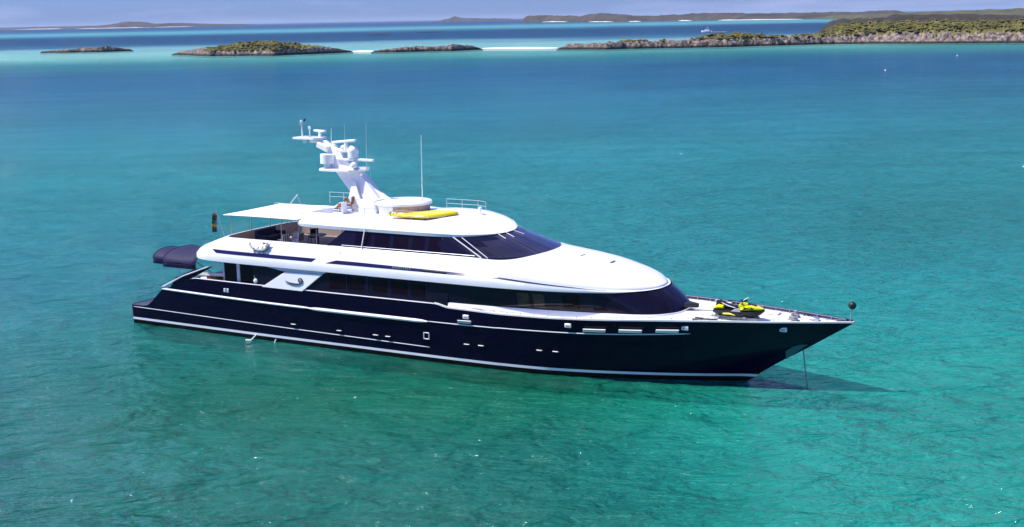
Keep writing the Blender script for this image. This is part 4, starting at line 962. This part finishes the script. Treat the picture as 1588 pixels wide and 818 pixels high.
# terrace furniture
def sofa(loc, rz):
    r_ = empty('sofa', loc, rz); tag(r_, 'navy blue upholstered sofa on the aft terrace under the awning', 'sofa')
    m = MB(); m.box((0, 0, .35), (.9, 2.4, .35)); m.build('seat', MC, r_, bevel=.05)
    m = MB(); m.box((-.4, 0, .7), (.25, 2.4, .6)); m.build('backrest', MC, r_, bevel=.05)
    for s in (-1, 1): m = MB(); m.box((0, s*1.15, .55), (.9, .2, .35)); m.build('armrest', MC, r_, bevel=.04)
sofa((9.6, -.2, 5.77), R(8))
chair('terrace_chair', (11.2, .6, 5.77), R(200), MWh, MW, 'white high backed chair beside the navy sofa on the terrace', sc_=1.15)
chair('dining_chair', (12.4, .9, 5.77), R(150), MK, MK, 'black chair behind the striped chair on the terrace', sc_=1.1)
r_ = chair('striped_chair', (12.5, -.9, 5.77), R(180), MWh, MW, 'navy and white striped chair on the terrace nearest the side bulwark')
for k in range(4): m = MB(); m.box((-.335, -.2+k*.135, .72), (.012, .06, .5), Matrix.Rotation(R(-10), 3, 'Y')); m.build('stripe', MNs, r_)
r_ = chair('striped_chair', (11.9, -1.6, 5.77), R(160), MWh, MW, 'navy and white striped chair closest to the silver emblem on the terrace')
for k in range(4): m = MB(); m.box((-.335, -.2+k*.135, .72), (.012, .06, .5), Matrix.Rotation(R(-10), 3, 'Y')); m.build('stripe', MNs, r_)
r_ = empty('dining_table', (13.3, .3, 5.77)); tag(r_, 'dark round pedestal table on the terrace forward of the chairs', 'table')
m = MB(); disc(m, (0, 0), .6, .70, .76, 24); m.build('table_top', MGr, r_); m = MB(); m.bar((0, 0, 0), (0, 0, .7), .06); disc(m, (0, 0), .3, 0, .06, 20); m.build('pedestal', MK, r_)
# cockpit furniture on the main deck aft
def bench(loc, sx, sy, label, mt, nm='bench'):
    r_ = empty(nm, loc); tag(r_, label, 'bench')
    m = MB(); m.box((0, 0, .22), (sx, sy, .44)); m.build('base', MW, r_, bevel=.03)
    m = MB(); m.box((0, 0, .5), (sx*.96, sy*.96, .12)); m.build('cushion', mt, r_, bevel=.04)
bench((5.0, -.5, 2.76), .8, 3.2, 'white bench with cushions across the stern cockpit', MWh)
m = MB(); m.box((6.6, -2.7, 3.25), (.9, .7, .95)); bar_ = m.build('wooden_cabinet', MWk, bevel=.02); tag(bar_, 'brown wooden cabinet in the stern cockpit by the glass doors', 'cabinet')
m = MB(); m.box((6.6, -2.7, 3.76), (1.0, .8, .05)); m.build('top', MW, bar_, bevel=.01)
m = MB(); m.tube([(6.15, -3.06, 3.3), (7.05, -3.06, 3.3)], .015); m.build('handle', MStl, bar_)
m = MB(); m.prism([(4.9, -3.4, 3.75), (8.2, -3.4, 3.85), (8.2, -3.4, 4.05), (5.8, -3.4, 3.95)], (0, .1, 0)); m.build('cockpit_trim', MW, Y, smooth=False)

# ------------------------------------------------------------------ other craft and floats
def at(o, L, D): o.location = W(L, D)
r_ = empty('motor_boat', W(241, 1658), ROT+R(155)); tag(r_, 'small white motor boat running across the channel, far off at right', 'motor boat')
rows = []
for x, hw in ((-6, 1.9), (-2, 2.1), (2, 1.9), (5, .9), (6.5, .05)): rows.append([Vector((x, y*hw, z)) for y, z in ((0, -.3), (.8, .1), (1, 1.4+.08*max(0, x)), (-1, 1.4+.08*max(0, x)), (-.8, .1))])
m = MB(); m.grid(rows, closed=True); m.add(rows[0], [tuple(range(5))]); m.build('hull', MW, r_)
m = MB(); m.prism([(-3.5, -1.3, 1.4), (2.6, -1.3, 1.4), (1.2, -1.2, 3.2), (-3.2, -1.2, 3.2)], (0, 2.5, 0)); m.build('cabin', MW, r_, smooth=False, bevel=.1)
m = MB(); m.box((-.8, 0, 2.5), (4.2, 2.62, .5)); m.build('cabin_window', MK, r_)
m = MB(); m.box((-1, 0, 4.9), (3, 2.2, .15)); m.bar((-2.2, 0, 3.2), (-2.2, 0, 4.9), .1); m.bar((.2, 0, 3.2), (.2, 0, 4.9), .1); m.bar((-1, 0, 4.9), (-1.4, 0, 6.8), .06); m.build('flybridge_top', MW, r_)
m = MB(); rows = []
for i in range(20): x = -6-i*1.0; ww = 1.6+i*.12; rows.append([Vector((x, ww*v, .05+.5*max(0, 1-i/9)*abs(noise.noise((x, v*3, 0)))+.04)) for v in (-1, -.5, 0, .5, 1)])
m.grid(rows); o = m.build('wake', pmat('foam', (.8, .8, .8), .9)); o.location = r_.location; o.rotation_euler = r_.rotation_euler; tag(o, 'white foam wake trailing the small far motor boat', 'wake', kind='stuff')
r_ = empty('dinghy', W(338, 1396), ROT+R(80)); tag(r_, 'small blue boat lying off the point of the headland', 'dinghy')
MB_ = pmat('blue_paint', (.03, .10, .32), .4); rows = []
for x, hw in ((-3, 1.1), (0, 1.25), (2.4, .7), (3.4, .05)): rows.append([Vector((x, y*hw, z)) for y, z in ((0, -.2), (.8, .1), (1, 1.1), (-1, 1.1), (-.8, .1))])
m = MB(); m.grid(rows, closed=True); m.add(rows[0], [tuple(range(5))]); m.build('hull', MB_, r_); m = MB(); m.box((-.3, 0, 2.6), (2.6, 2, .15)); m.bar((-1.2, 0, 1), (-1.2, 0, 2.6), .07); m.bar((.8, 0, 1), (.8, 0, 2.6), .07); m.build('sun_top', MB_, r_)
for L, D, lb in ((133, 480, 'white mooring buoy, the nearer of two floats off the headland'), (205, 622, 'white mooring buoy, the farther float closer to the headland')):
    r_ = empty('mooring_buoy', W(L, D)); tag(r_, lb, 'buoy', 'white mooring buoys off the headland')
    m = MB(); m.ball((0, 0, .1), .32, 14); m.build('float', MW, r_); m = MB(); m.tube([(-.08, 0, .5), (-.08, 0, .64), (.08, 0, .64), (.08, 0, .5)], .025); m.build('ring', MStl, r_)

# thin sea haze
m = MB(); hz = bpy.data.materials.new('haze'); hz.use_nodes = True; n = hz.node_tree; n.nodes.clear()
pv = n.nodes.new('ShaderNodeVolumePrincipled'); pv.inputs['Density'].default_value = 1.4e-5; pv.inputs['Color'].default_value = (.62, .78, 1, 1)
ho = n.nodes.new('ShaderNodeOutputMaterial'); n.links.new(pv.outputs[0], ho.inputs['Volume'])
m.box((0, 40000, 75-1.5), (240000, 81400, 153)); o = m.build('haze', hz, smooth=False); o.location = (CX, CY, 0); o.rotation_euler = (0, 0, ROT); tag(o, kind='stuff')

# port and starboard pieces that do not touch become parts of their own
def split_sides(o):
    me = o.data; groups = ([], [])
    for p in me.polygons: groups[0 if p.center.y < 0 else 1].append(p)
    if not groups[0] or not groups[1]: return
    new = []
    for g in groups:
        idx = {}; V = []; F = []; mi = []; sm = []
        for p in g:
            f = []
            for v in p.vertices:
                if v not in idx: idx[v] = len(V); V.append(tuple(me.vertices[v].co))
                f.append(idx[v])
            F.append(f); mi.append(p.material_index); sm.append(p.use_smooth)
        m_ = bpy.data.meshes.new(me.name); m_.from_pydata(V, [], F); m_.update()
        for mt in me.materials: m_.materials.append(mt)
        for p, a, b in zip(m_.polygons, mi, sm): p.material_index = a; p.use_smooth = b
        if any(sm): m_.set_sharp_from_angle(angle=R(40))
        new.append(m_)
    o.data = new[0]; c_ = o.copy(); c_.data = new[1]; sc.collection.objects.link(c_)
for o in list(Y.children):
    if o.type == 'MESH' and o.name.split('.')[0] in ('side_window_band', 'rub_rail', 'pinstripe', 'cap_rail', 'stern_wing_frame', 'stern_wing', 'stern_steps', 'toe_rail', 'toe_rail_posts', 'bow_cap_band', 'wind_deflector', 'mast_leg_none'): split_sides(o)
